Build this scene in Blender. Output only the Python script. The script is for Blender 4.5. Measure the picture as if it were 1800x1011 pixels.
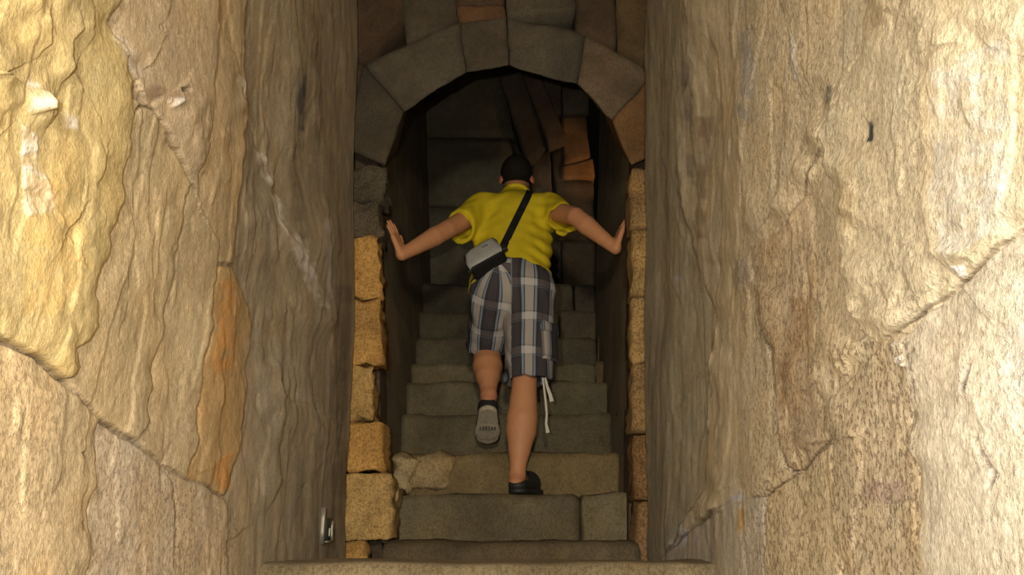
import bpy, math, random
import numpy as np
from mathutils import Vector, Matrix

for o in list(bpy.data.objects):
    bpy.data.objects.remove(o)
SC = bpy.context.scene
COL = SC.collection

# ------------------------------------------------------------------ camera
F = 1500.0                       # focal length in pixels of the 1800x1011 frame
PITCH = math.radians(15.83)
EYE = 1.5
cam_d = bpy.data.cameras.new('camera')
cam_d.sensor_width = 36.0
cam_d.lens = 36.0 * F / 1800.0
cam_d.clip_start = 0.02
cam = bpy.data.objects.new('camera', cam_d)
cam.location = (0, 0, EYE)
cam.rotation_euler = (math.pi / 2 + PITCH, 0, 0)
COL.objects.link(cam)
SC.camera = cam

# ------------------------------------------------------------------ world, lights, exposure
w = bpy.data.worlds.new('world')
SC.world = w
w.use_nodes = True
w.node_tree.nodes['Background'].inputs[0].default_value = (1.0, 0.86, 0.66, 1)
w.node_tree.nodes['Background'].inputs[1].default_value = 0.0012


def lamp(name, kind, loc, energy, color, **kw):
    d = bpy.data.lights.new(name, kind)
    d.energy = energy
    d.color = color
    for k, v in kw.items():
        setattr(d, k, v)
    o = bpy.data.objects.new(name, d)
    o.location = loc
    COL.objects.link(o)
    return o


def aim(o, target):
    o.rotation_euler = (Vector(target) - o.location).to_track_quat('-Z', 'Y').to_euler()


# the camera's own flash, just above and left of the lens
lamp('camera_flash', 'POINT', (-0.095, -0.02, EYE + 0.075), 84.0, (1.0, 0.95, 0.86), shadow_soft_size=0.012)
# added light behind the camera, evens out the brightness along the walls
lamp('rear_fill_light', 'POINT', (0.03, -1.35, EYE + 0.55), 235.0, (1.0, 0.89, 0.69), shadow_soft_size=0.10)
# the lamp of the upper passage that turns off to the right behind the arch
ul = lamp('upper_passage_lamp', 'SPOT', (1.02, 5.55, EYE + 2.25), 5.5, (1.0, 0.58, 0.26), shadow_soft_size=0.03,
          spot_size=math.radians(40), spot_blend=0.5)
aim(ul, (0.47, 6.0, EYE + 2.66))

SC.view_settings.view_transform = 'Standard'
SC.view_settings.look = 'None'
SC.view_settings.gamma = 1.0
SC.view_settings.use_curve_mapping = False
SC.view_settings.exposure = 0.0

# ------------------------------------------------------------------ helpers
CT, ST = math.cos(PITCH), math.sin(PITCH)
CAMP = np.array([0, 0, EYE])


def P(px, py, Y):
    """photo pixel + distance along the passage -> world point"""
    a = (px - 900.0) / F
    b = (505.5 - py) / F
    d = np.array([a, CT - b * ST, ST + b * CT])
    return CAMP + d * (Y / d[1])


def V(p):
    return Vector((float(p[0]), float(p[1]), float(p[2])))


def project(x, y, z):
    zz = z - EYE
    depth = y * CT + zz * ST
    up = -y * ST + zz * CT
    return 900.0 + F * x / depth, 505.5 - F * up / depth


_TAB = np.random.RandomState(4).rand(64 * 64 * 64).astype(np.float32) * 2 - 1


def vnoise(x, y, z, seed=0):
    x, y, z = [np.asarray(v, dtype=np.float32) for v in (x, y, z)]
    x = x + np.float32((seed * 17.37) % 64)
    z = z + np.float32((seed * 7.13) % 64)
    ix, iy, iz = np.floor(x), np.floor(y), np.floor(z)
    fx, fy, fz = x - ix, y - iy, z - iz
    ux, uy, uz = fx * fx * (3 - 2 * fx), fy * fy * (3 - 2 * fy), fz * fz * (3 - 2 * fz)
    ix, iy, iz = ix.astype(np.int32), iy.astype(np.int32), iz.astype(np.int32)
    xs = [(ix & 63) << 12, ((ix + 1) & 63) << 12]
    ys = [(iy & 63) << 6, ((iy + 1) & 63) << 6]
    zs = [iz & 63, (iz + 1) & 63]

    def row(a, b):
        k = xs[a] + ys[b]
        v0 = _TAB[k + zs[0]]
        return v0 + uz * (_TAB[k + zs[1]] - v0)

    def pl(a):
        r0 = row(a, 0)
        return r0 + uy * (row(a, 1) - r0)
    p0 = pl(0)
    return p0 + ux * (pl(1) - p0)


def fbm(x, y, z, octv=4, seed=0, gain=0.5):
    r, a, f, t = 0, 1.0, 1.0, 0.0
    for o in range(octv):
        r = r + a * vnoise(x * f, y * f, z * f, seed + o * 7)
        t += a
        a *= gain
        f *= 2.03
    return r / t


def mesh_np(name, co, quads, mat, parent=None, smooth=True, attrs=None, tris=False):
    n = 3 if tris else 4
    co = np.asarray(co, dtype=np.float32)
    quads = np.asarray(quads, dtype=np.int32)
    me = bpy.data.meshes.new(name)
    me.vertices.add(len(co))
    me.vertices.foreach_set('co', co.ravel())
    me.loops.add(quads.size)
    me.loops.foreach_set('vertex_index', quads.ravel())
    me.polygons.add(len(quads))
    me.polygons.foreach_set('loop_start', np.arange(0, quads.size, n, dtype=np.int32))
    me.polygons.foreach_set('loop_total', np.full(len(quads), n, dtype=np.int32))
    me.polygons.foreach_set('use_smooth', np.full(len(quads), smooth, dtype=bool))
    me.update(calc_edges=True)
    me.validate()
    for k, v in (attrs or {}).items():
        v = np.asarray(v, dtype=np.float32)
        if v.ndim == 2:
            at = me.attributes.new(k, 'FLOAT_COLOR', 'POINT')
            at.data.foreach_set('color', np.concatenate([v, np.ones((len(v), 1), np.float32)], 1).ravel())
        else:
            at = me.attributes.new(k, 'FLOAT', 'POINT')
            at.data.foreach_set('value', v)
    if mat:
        me.materials.append(mat)
    o = bpy.data.objects.new(name, me)
    COL.objects.link(o)
    if parent:
        o.parent = parent
    return o


def tag(o, label=None, cat=None, kind=None, group=None):
    if label:
        o['label'] = label
    if cat:
        o['category'] = cat
    if kind:
        o['kind'] = kind
    if group:
        o['group'] = group
    return o


def empty(name, loc=(0, 0, 0)):
    o = bpy.data.objects.new(name, None)
    o.location = loc
    COL.objects.link(o)
    return o


# ------------------------------------------------------------------ materials
class NT:
    def __init__(self, name):
        self.m = bpy.data.materials.new(name)
        self.m.use_nodes = True
        self.t = self.m.node_tree
        self.b = self.t.nodes['Principled BSDF']

    def n(self, typ, **kw):
        nd = self.t.nodes.new(typ)
        for k, v in kw.items():
            setattr(nd, k, v)
        return nd

    def l(self, a, b):
        self.t.links.new(a, b)

    def noise(self, vec, scale, detail=5, rough=0.55):
        nd = self.n('ShaderNodeTexNoise')
        nd.inputs['Scale'].default_value = scale
        nd.inputs['Detail'].default_value = detail
        nd.inputs['Roughness'].default_value = rough
        self.l(vec, nd.inputs['Vector'])
        return nd.outputs['Fac']

    def ramp(self, fac, a, b, va=0.0, vb=1.0):
        nd = self.n('ShaderNodeMapRange')
        nd.inputs['From Min'].default_value = a
        nd.inputs['From Max'].default_value = b
        nd.inputs['To Min'].default_value = va
        nd.inputs['To Max'].default_value = vb
        self.l(fac, nd.inputs['Value'])
        return nd.outputs['Result']

    def math(self, op, a, b=None):
        nd = self.n('ShaderNodeMath', operation=op)
        for i, v in enumerate((a, b)):
            if v is None:
                continue
            if isinstance(v, (int, float)):
                nd.inputs[i].default_value = v
            else:
                self.l(v, nd.inputs[i])
        return nd.outputs[0]

    def mix(self, fac, a, b, blend='MIX'):
        nd = self.n('ShaderNodeMix', data_type='RGBA', blend_type=blend)
        for i, v in ((0, fac), (6, a), (7, b)):
            if isinstance(v, (int, float)):
                nd.inputs[i].default_value = v
            elif isinstance(v, tuple):
                nd.inputs[i].default_value = (*v, 1)
            else:
                self.l(v, nd.inputs[i])
        return nd.outputs[2]

    def bump(self, h, strength, dist, prev=None):
        nd = self.n('ShaderNodeBump')
        nd.inputs['Strength'].default_value = strength
        nd.inputs['Distance'].default_value = dist
        self.l(h, nd.inputs['Height'])
        if prev is not None:
            self.l(prev, nd.inputs['Normal'])
        return nd.outputs['Normal']


def stone_material(name, bump=1.0):
    s = NT(name)
    at = s.n('ShaderNodeAttribute', attribute_name='tint').outputs['Color']
    pit = s.n('ShaderNodeAttribute', attribute_name='pit').outputs['Fac']
    pos = s.n('ShaderNodeNewGeometry').outputs['Position']
    mp = s.n('ShaderNodeMapping')
    mp.inputs['Scale'].default_value = (1, 1, 0.75)
    s.l(pos, mp.inputs['Vector'])
    vec = mp.outputs['Vector']
    big = s.noise(vec, 5.5, 6, 0.6)
    mid = s.noise(vec, 24, 6, 0.65)
    fine = s.noise(vec, 210, 5, 0.65)
    f1 = s.ramp(big, 0.32, 0.68, 0.84, 1.14)
    f2 = s.ramp(mid, 0.3, 0.7, 0.86, 1.13)
    f3 = s.ramp(fine, 0.3, 0.7, 0.80, 1.18)
    f = s.math('MULTIPLY', s.math('MULTIPLY', f1, f2), f3)
    c = s.mix(1.0, at, s.n('ShaderNodeCombineColor').outputs[0], 'MULTIPLY')
    comb = c.node.inputs[7].links[0].from_node
    for i in range(3):
        s.l(f, comb.inputs[i])
    # warm/cool mineral drift
    drift = s.noise(vec, 8.5, 4, 0.5)
    c = s.mix(s.ramp(drift, 0.52, 0.72, 0.0, 0.4), c, s.mix(1.0, c, (1.08, 0.92, 0.68), 'MULTIPLY'))
    c = s.mix(s.ramp(drift, 0.46, 0.28, 0.0, 0.5), c, s.mix(1.0, c, (0.93, 1.0, 1.15), 'MULTIPLY'))
    # chisel pits
    pn = s.noise(vec, 125, 4, 0.75)
    pm = s.math('MULTIPLY', s.ramp(pn, 0.52, 0.62, 0.0, 1.0), pit)
    c = s.mix(s.math('MULTIPLY', pm, 0.75), c, s.mix(1.0, c, (0.38, 0.31, 0.25), 'MULTIPLY'))
    s.l(c, s.b.inputs['Base Color'])
    s.b.inputs['Roughness'].default_value = 0.86
    s.b.inputs['Specular IOR Level'].default_value = 0.25
    n1 = s.bump(mid, 0.20 * bump, 0.010)
    n2 = s.bump(fine, 0.75 * bump, 0.0030, n1)
    inv = s.math('SUBTRACT', 1.0, pm)
    n3 = s.bump(inv, 0.8 * bump, 0.003, n2)
    s.l(n3, s.b.inputs['Normal'])
    return s.m


STONE = stone_material('rough_stone')


def plain(name, col, rough=0.6, metal=0.0, var=0.12, scale=40, bump=0.15, bd=0.002, sss=None, spec=None):
    s = NT(name)
    pos = s.n('ShaderNodeNewGeometry').outputs['Position']
    nz = s.noise(pos, scale, 5, 0.55)
    c = s.mix(s.ramp(nz, 0.3, 0.7), tuple(v * (1 - var) for v in col), tuple(min(1, v * (1 + var)) for v in col))
    s.l(c, s.b.inputs['Base Color'])
    s.b.inputs['Roughness'].default_value = rough
    s.b.inputs['Metallic'].default_value = metal
    if spec is not None:
        s.b.inputs['Specular IOR Level'].default_value = spec
    s.l(s.bump(s.noise(pos, scale * 6, 3), bump, bd), s.b.inputs['Normal'])
    return s.m


def skin_material():
    s = NT('skin')
    at = s.n('ShaderNodeAttribute', attribute_name='tint').outputs['Color']
    pos = s.n('ShaderNodeNewGeometry').outputs['Position']
    nz = s.noise(pos, 45, 5, 0.6)
    c = s.mix(s.ramp(nz, 0.3, 0.7, 0, 0.35), at, s.mix(1.0, at, (0.86, 0.68, 0.6), 'MULTIPLY'))
    s.l(c, s.b.inputs['Base Color'])
    s.b.inputs['Roughness'].default_value = 0.55
    s.b.inputs['Specular IOR Level'].default_value = 0.3
    s.l(s.bump(s.noise(pos, 380, 3), 0.12, 0.001), s.b.inputs['Normal'])
    return s.m


def plaid_material():
    """woven check: pu runs round the leg, pv down it (metres)"""
    s = NT('plaid_cotton')
    pu = s.n('ShaderNodeAttribute', attribute_name='pu').outputs['Fac']
    pv = s.n('ShaderNodeAttribute', attribute_name='pv').outputs['Fac']
    PER = 0.122

    def band(coord, period, centre, half, soft=0.0015):
        m = s.math('SUBTRACT', coord, centre - period * 0.5)
        m = s.math('FLOORED_MODULO', m, period)
        m = s.math('ABSOLUTE', s.math('SUBTRACT', m, period * 0.5))
        return s.ramp(m, half + soft, half - soft)
    col = s.mix(0.0, (0.046, 0.041, 0.047), (0, 0, 0))
    # charcoal ground in two tones
    col = s.mix(band(pu, PER, PER * 0.5, 0.02), col, (0.062, 0.055, 0.062))
    hz = s.math('MULTIPLY', band(pv, 0.155, 0.03, 0.016), 0.13)
    col = s.mix(hz, col, (0.42, 0.36, 0.36))
    col = s.mix(band(pu, PER, 0.0, 0.0300), col, (0.20, 0.25, 0.33))
    col = s.mix(band(pu, PER, 0.0, 0.0205), col, (0.018, 0.018, 0.022))
    col = s.mix(band(pu, PER, 0.0, 0.0170), col, (0.36, 0.33, 0.31))
    hz2 = s.math('MULTIPLY', s.math('MULTIPLY', band(pv, 0.155, 0.03, 0.016), band(pu, PER, 0.0, 0.03)), 0.5)
    col = s.mix(hz2, col, (0.60, 0.59, 0.58))
    col = s.mix(s.math('MULTIPLY', band(pv, 0.155, 0.052, 0.0018), 0.4), col, (0.17, 0.24, 0.32))
    col = s.mix(s.math('MULTIPLY', band(pv, 0.155, 0.008, 0.0016), 0.4), col, (0.02, 0.02, 0.025))
    s.l(col, s.b.inputs['Base Color'])
    s.b.inputs['Roughness'].default_value = 0.9
    s.b.inputs['Specular IOR Level'].default_value = 0.1
    pos = s.n('ShaderNodeNewGeometry').outputs['Position']
    s.l(s.bump(s.noise(pos, 300, 2), 0.2, 0.001), s.b.inputs['Normal'])
    return s.m


SKIN = skin_material()
PLAID = plaid_material()
YELLOW = plain('yellow_cotton', (0.58, 0.46, 0.020), 0.9, var=0.06, scale=30, bump=0.2, bd=0.001, spec=0.1)
HAIRM = plain('dark_hair', (0.016, 0.013, 0.010), 0.75, var=0.4, scale=160, bump=0.6, bd=0.003, spec=0.1)
BLACKN = plain('black_nylon', (0.012, 0.012, 0.013), 0.7, var=0.3, scale=200, bump=0.3, spec=0.2)
GREYN = plain('grey_nylon', (0.34, 0.35, 0.35), 0.6, var=0.10, scale=30, bump=0.3)
RUBBER = plain('grey_rubber', (0.36, 0.32, 0.25), 0.8, var=0.2, scale=50)
RUBBERD = plain('worn_grey_rubber', (0.11, 0.095, 0.075), 0.8, var=0.2, scale=50)
BLACKR = plain('black_rubber', (0.015, 0.014, 0.014), 0.65, var=0.2, scale=60)
CORD = plain('white_cord', (0.55, 0.52, 0.46), 0.85, var=0.08, scale=200)
METAL = plain('dull_metal', (0.30, 0.28, 0.24), 0.5, metal=0.6, var=0.1)
DARKP = plain('dark_plastic', (0.03, 0.035, 0.03), 0.5)
LENS = plain('pale_plastic', (0.55, 0.54, 0.50), 0.4)

# ------------------------------------------------------------------ stone blocks
def stone_hex(name, c8, parent, tint, n=(6, 6, 6), r=0.12, amp=0.006, fs=9.0, seed=0, pit=0.3, mat=None, vary=0.12, dseed=None):
    """c8[a][b][c]: corner for x-side a, y-side b, z-side c; a rounded, roughened block"""
    c8 = np.array(c8, dtype=float)
    nx, ny, nz = n
    idx = {}
    S = []

    def vid(i, j, k):
        key = (i, j, k)
        if key not in idx:
            idx[key] = len(S)
            S.append((2.0 * i / nx - 1, 2.0 * j / ny - 1, 2.0 * k / nz - 1))
        return idx[key]
    q = []
    for k, fl in ((0, 1), (nz, 0)):
        for i in range(nx):
            for j in range(ny):
                f = [vid(i, j, k), vid(i + 1, j, k), vid(i + 1, j + 1, k), vid(i, j + 1, k)]
                q.append(f[::-1] if fl else f)
    for j, fl in ((0, 0), (ny, 1)):
        for i in range(nx):
            for k in range(nz):
                f = [vid(i, j, k), vid(i + 1, j, k), vid(i + 1, j, k + 1), vid(i, j, k + 1)]
                q.append(f[::-1] if fl else f)
    for i, fl in ((0, 1), (nx, 0)):
        for j in range(ny):
            for k in range(nz):
                f = [vid(i, j, k), vid(i, j + 1, k), vid(i, j + 1, k + 1), vid(i, j, k + 1)]
                q.append(f[::-1] if fl else f)
    S = np.array(S)
    ex = np.linalg.norm(c8[1].mean((0, 1)) - c8[0].mean((0, 1)))
    ey = np.linalg.norm(c8[:, 1].mean((0, 1)) - c8[:, 0].mean((0, 1)))
    ez = np.linalg.norm(c8[:, :, 1].mean((0, 1)) - c8[:, :, 0].mean((0, 1)))
    ext = np.array([ex, ey, ez]) / 2
    rr = max(r, 1e-4) * ext.min()
    W = S * ext
    Q = np.clip(W, -(ext - rr), ext - rr)
    D = W - Q
    L = np.linalg.norm(D, axis=1, keepdims=True)
    W = np.where(L > 1e-9, Q + D / np.maximum(L, 1e-9) * np.minimum(L, rr), W)
    T = (W / ext + 1) / 2
    co = 0
    for a in (0, 1):
        for b in (0, 1):
            for c in (0, 1):
                wgt = (T[:, 0] if a else 1 - T[:, 0]) * (T[:, 1] if b else 1 - T[:, 1]) * (T[:, 2] if c else 1 - T[:, 2])
                co = co + wgt[:, None] * c8[a, b, c]
    x, y, z = co.T * fs
    ds = seed if dseed is None else dseed
    d = np.stack([fbm(x, y, z, 3, ds + 1), fbm(x, y, z, 3, ds + 5), fbm(x, y, z, 3, ds + 9)], 1)
    co = co + d * amp * 2
    rnd = random.Random(seed * 13 + 5)
    k = 1 + rnd.uniform(-vary, vary)
    t = np.tile(np.array(tint) * k, (len(co), 1))
    var = 1 + 0.42 * fbm(x * 0.7, y * 0.7, z * 0.7, 4, seed + 20)
    t = t * var[:, None]
    return mesh_np(name, co, q, mat or STONE, parent, r > 0, {'tint': t, 'pit': np.full(len(co), pit)})


def box8(x0, x1, y0, y1, z0, z1):
    return [[[(x, y, z) for z in (z0, z1)] for y in (y0, y1)] for x in (x0, x1)]


def px_block(name, quad, Y0, Y1, parent, tint, **kw):
    """front face from four photo pixels (TL, TR, BR, BL) on the plane Y0, running back to Y1"""
    tl, tr, br, bl = [P(a, b, Y0) for a, b in quad]
    off = np.array([0, Y1 - Y0, 0])
    c8 = [[[bl, tl], [bl + off, tl + off]], [[br, tr], [br + off, tr + off]]]
    return stone_hex(name, c8, parent, tint, **kw)


def slab_mesh(name, c8, tint, seed=0, n=(4, 4, 4), amp=0.01, r=0.02):
    return tag(stone_hex(name, c8, None, tint, n=n, r=r, amp=amp, fs=3.0, seed=seed), kind='structure')


# ------------------------------------------------------------------ near walls (rock faces)
YEND = 3.20


def xl(Z):
    return -0.600 - 0.036 * Z


def xr(Z):
    return 0.485 + 0.042 * Z


def seg_feat(pts, X, Yp):
    """distance to polyline, side (+ = image left of a downward line), 0..1 fade near the ends"""
    pts = np.array(pts, float)
    best = np.full(X.shape, 1e9)
    side = np.zeros(X.shape)
    lo, hi = pts.min(0) - 130, pts.max(0) + 130
    sel = (X > lo[0]) & (X < hi[0]) & (Yp > lo[1]) & (Yp < hi[1])
    if not sel.all():
        if sel.any():
            b_, s_ = seg_feat_raw(pts, X[sel], Yp[sel])
            best[sel] = b_
            side[sel] = s_
        return best, side
    return seg_feat_raw(pts, X, Yp)


def seg_feat_raw(pts, X, Yp):
    best = np.full(X.shape, 1e9)
    side = np.zeros(X.shape)
    n = len(pts) - 1
    for i in range(n):
        a, b = pts[i], pts[i + 1]
        d = b - a
        L2 = (d * d).sum()
        t = np.clip(((X - a[0]) * d[0] + (Yp - a[1]) * d[1]) / L2, 0, 1)
        dx, dy = X - (a[0] + t * d[0]), Yp - (a[1] + t * d[1])
        dd = np.hypot(dx, dy)
        cr = d[0] * (Yp - a[1]) - d[1] * (X - a[0])
        m = dd < best
        best = np.where(m, dd, best)
        side = np.where(m, np.sign(cr), side)
    return best, side


def inpoly(pts, X, Yp):
    r = np.zeros(X.shape, bool)
    n = len(pts)
    j = n - 1
    for i in range(n):
        xi, yi = pts[i]
        xj, yj = pts[j]
        if yi != yj:
            c = ((yi > Yp) != (yj > Yp)) & (X < (xj - xi) * (Yp - yi) / (yj - yi) + xi)
            r ^= c
        j = i
    return r


def rock_wall(sidename, sgn, xfun, stones, scarps, patches, default_tint, nu, nv, seed, pitf, label):
    inv = np.linspace(1 / YEND, 1.36 if sgn < 0 else 1.62, nu)
    tt = np.linspace(-0.22, 0.86, nv)
    IY, TT = np.meshgrid(1 / inv, tt, indexing='ij')
    Yg = IY
    Zg = TT * IY
    Xg = xfun(Zg)
    zw = Zg + EYE
    PX, PY = project(Xg, Yg, zw)
    # ragged wobble so that joints are not ruled lines
    wob = 7.0
    QX = PX + wob * fbm(PX / 34, PY / 34, PX * 0 + seed, 3, seed + 3)
    QY = PY + wob * fbm(PX / 34, PY / 34, PX * 0 + 9 + seed, 3, seed + 4)
    far = np.clip((Yg - 1.3) / 1.2, 0, 1)
    h = 0.026 * fbm(Yg * 1.8, zw * 1.3, Yg * 0 + seed, 2, seed)
    h += 0.0034 * fbm(Yg * 9, zw * 5, Yg * 0, 4, seed + 11)
    rid = 1 - np.abs(fbm(Yg * 13 + 2 * vnoise(Yg * 3, zw * 3, Yg * 0, seed), zw * 3.2, Yg * 0, 3, seed + 21)) * 2.4
    h += (0.0004 + 0.0018 * far) * rid
    # stepped bedding: the rock breaks in thin sheets
    st = fbm(Yg * 3.1, zw * 1.5, Yg * 0 + 3, 5, seed + 31) * 3.6
    h += 0.0028 * (np.floor(st) + np.clip((st - np.floor(st)) * 9, 0, 1))
    h += 0.0016 * fbm(Yg * 70, zw * 60, Yg * 0, 3, seed + 41)
    tint = np.empty(PX.shape + (3,))
    tint[:] = default_tint
    lab = np.zeros(PX.shape, int)
    joint_shade = np.zeros(PX.shape)
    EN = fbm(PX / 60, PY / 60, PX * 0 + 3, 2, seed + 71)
    for k, (poly, col, proud) in enumerate(stones):
        m = inpoly(poly, QX, QY)
        lab[m] = k + 1
        tint[m] = col
        d, _ = seg_feat(list(poly) + [poly[0]], QX, QY)
        # stones stand proud and round off towards their joints, unevenly along the edge
        er = np.clip(0.55 + 1.1 * EN, 0.05, 1.3)
        sd_ = np.where(m, d, -d)
        ins_ = 1 / (1 + np.exp(-np.clip(sd_ / 1.2, -30, 30)))
        h += ins_ * (proud - (0.004 + 0.45 * max(proud, 0)) * er * np.exp(-d / 30))
        h -= 0.0045 * np.clip(0.5 + 1.4 * EN, 0.1, 1.2) * np.exp(-(d / 2.0) ** 2)
        # dark brown lines along the joints: crack shadow painted into the tint
        joint_shade = np.maximum(joint_shade, np.clip(0.45 + 1.6 * EN, 0.0, 0.8) * np.exp(-(d / 1.7) ** 2))
    # feather colours a little over the joints by noise
    for (line, delta, width, right) in scarps:
        pts = np.array(line, float)
        d, s = seg_feat(line, QX, QY)
        s = -s if right else s
        e = np.minimum(np.hypot(QX - pts[0][0], QY - pts[0][1]), np.hypot(QX - pts[-1][0], QY - pts[-1][1]))
        fade = np.clip(e / 40.0, 0, 1)
        fade = fade * np.clip(0.6 + 1.2 * EN, 0.1, 1.2)
        on = 1 / (1 + np.exp(-np.clip(s * d / 1.0, -30, 30)))
        h += 1.0 * fade * delta * np.exp(-(d / (width * 3.0)) ** 2) * on
        h -= fade * 0.0020 * np.exp(-(d / 2.0) ** 2)
    RX = QX + 6 * fbm(PX / 16, PY / 16, PX * 0, 3, 77)
    RY = QY + 6 * fbm(PX / 16, PY / 16, PX * 0 + 4, 3, 78)
    PN = np.clip(0.75 + 1.3 * fbm(PX / 20, PY / 20, PX * 0 + 2, 3, 91), 0.15, 1)
    for (poly, col, amt, dh) in patches:
        m = inpoly(poly, RX, RY)
        d, _ = seg_feat(list(poly) + [poly[0]], QX, QY)
        a = np.clip(np.where(m, np.clip(d / 6, 0, 1), 0) * amt * 1.25, 0, 1)
        a = a * PN
        tint = tint * (1 - a[..., None]) + np.array(col) * a[..., None]
        h += dh * a
    var = fbm(Yg * 3, zw * 2.2, Yg * 0, 4, seed + 51)
    mott = fbm(Yg * 9 * (0.6 + far), zw * 7, Yg * 0, 4, seed + 81)
    streak = fbm(Yg * 26, zw * 3.0, Yg * 0, 3, seed + 61)
    tint = tint * (1 + 0.14 * var + (0.05 + 0.07 * far) * streak + 0.13 * mott)[..., None] * np.array((1.0, 1.03, 1.18) if sgn < 0 else (0.98, 1.06, 1.28))
    tint = np.clip(tint, 0.01, 0.9)
    tint = tint * (1 - joint_shade[..., None]) + np.array((0.13, 0.09, 0.055)) * joint_shade[..., None]
    pit = np.clip(pitf(PX, PY) + 0.35 * var, 0, 1)
    co = np.stack([Xg - sgn * h, Yg, zw], -1)
    nI = np.arange(nu * nv).reshape(nu, nv)
    quads = np.stack([nI[:-1, :-1], nI[1:, :-1], nI[1:, 1:], nI[:-1, 1:]], -1)
    if sgn < 0:
        quads = quads[..., ::-1]
    quads = quads.reshape(-1, 4)
    qlab = lab[:-1, :-1].reshape(-1)
    # the wall body behind the stones
    zlo, zhi = 0.0, EYE + 2.95
    X = lambda z: float(xfun(np.array(z - EYE)) + sgn * 0.045)
    out = sgn * 0.55
    c8 = [[[None, None], [None, None]], [[None, None], [None, None]]]
    for bi, y in enumerate((-2.4, YEND - 0.01)):
        for ci, z in enumerate((zlo, zhi)):
            inner, outer = (X(z), y, z), (X(z) + out, y, z)
            a, b = (outer, inner) if sgn < 0 else (inner, outer)
            c8[0][bi][ci] = a
            c8[1][bi][ci] = b
    wall = slab_mesh('wall_' + sidename, c8, default_tint, seed, n=(2, 60, 40), amp=0.004)
    wall['label'] = label
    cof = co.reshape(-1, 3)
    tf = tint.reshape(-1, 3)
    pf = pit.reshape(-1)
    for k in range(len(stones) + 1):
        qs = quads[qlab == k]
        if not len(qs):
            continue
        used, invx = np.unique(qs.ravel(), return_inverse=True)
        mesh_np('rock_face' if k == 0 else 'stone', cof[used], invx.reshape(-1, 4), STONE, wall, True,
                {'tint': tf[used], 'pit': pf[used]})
    return wall


GREYT = (0.35, 0.285, 0.18)
left_stones = [
    # ochre rock, upper left
    ([(-900, -400), (180, -400), (180, 0), (165, 40), (188, 95), (192, 150), (197, 205), (190, 290), (180, 350), (162, 410), (160, 455),
      (145, 490), (140, 545), (148, 578), (110, 615), (122, 640), (115, 660), (97, 665), (45, 625), (0, 603), (-900, 220)],
     (0.49, 0.385, 0.172), 0.030),
    # big tan rock
    ([(180, -400), (366, -400), (366, 50), (353, 130), (348, 190), (345, 250), (330, 300), (327, 335), (316, 320), (300, 290), (262, 225), (240, 190), (215, 182),
      (197, 205), (192, 150), (188, 95), (165, 40), (180, 0)],
     (0.47, 0.37, 0.225), 0.018),
    ([(197, 205), (215, 182), (240, 190), (262, 225), (300, 290), (316, 320), (312, 380), (305, 450), (298, 505), (285, 560), (270, 650), (265, 740), (240, 772), (175, 735),
      (130, 695), (97, 665), (115, 660), (122, 640), (110, 615), (148, 578), (140, 545), (145, 490), (160, 455), (162, 410), (180, 350), (190, 290)],
     (0.50, 0.395, 0.22), 0.018),
    ([(316, 320), (327, 335), (345, 375), (375, 425), (372, 470), (366, 560), (352, 650), (347, 780), (330, 836), (290, 815), (240, 772), (265, 740), (270, 650), (285, 560),
      (298, 505), (305, 450), (312, 380)],
     (0.46, 0.365, 0.21), 0.013),
    # tan rock to the right of the long crack
    ([(366, -400), (430, -400), (432, 60), (425, 140), (430, 210), (418, 235), (416, 300), (408, 360), (410, 440), (405, 462), (375, 462), (375, 425), (345, 375), (327, 335),
      (330, 300), (345, 250), (348, 190), (353, 130), (366, 50)],
     (0.44, 0.335, 0.185), 0.010),
    # orange flake
    ([(375, 466), (405, 466), (425, 505), (440, 545), (445, 580), (432, 650), (430, 720), (418, 805), (396, 872), (378, 866), (330, 836), (347, 780),
      (352, 650), (366, 560), (372, 480)],
     (0.44, 0.30, 0.135), 0.007),
    # lower courses
    ([(-900, 230), (0, 607), (45, 628), (97, 668), (130, 697), (176, 738), (170, 850), (155, 1011), (150, 1500), (-900, 1500)],
     (0.52, 0.41, 0.235), 0.014),
    ([(176, 738), (235, 776), (290, 818), (310, 845), (320, 900), (312, 1011), (310, 1500), (150, 1500), (155, 1011), (170, 850)],
     (0.52, 0.425, 0.285), 0.009),
    ([(290, 818), (330, 840), (394, 878), (402, 890), (399, 1011), (398, 1500), (310, 1500), (312, 1011), (320, 900), (310, 845)],
     (0.47, 0.37, 0.23), 0.006),
]
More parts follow.
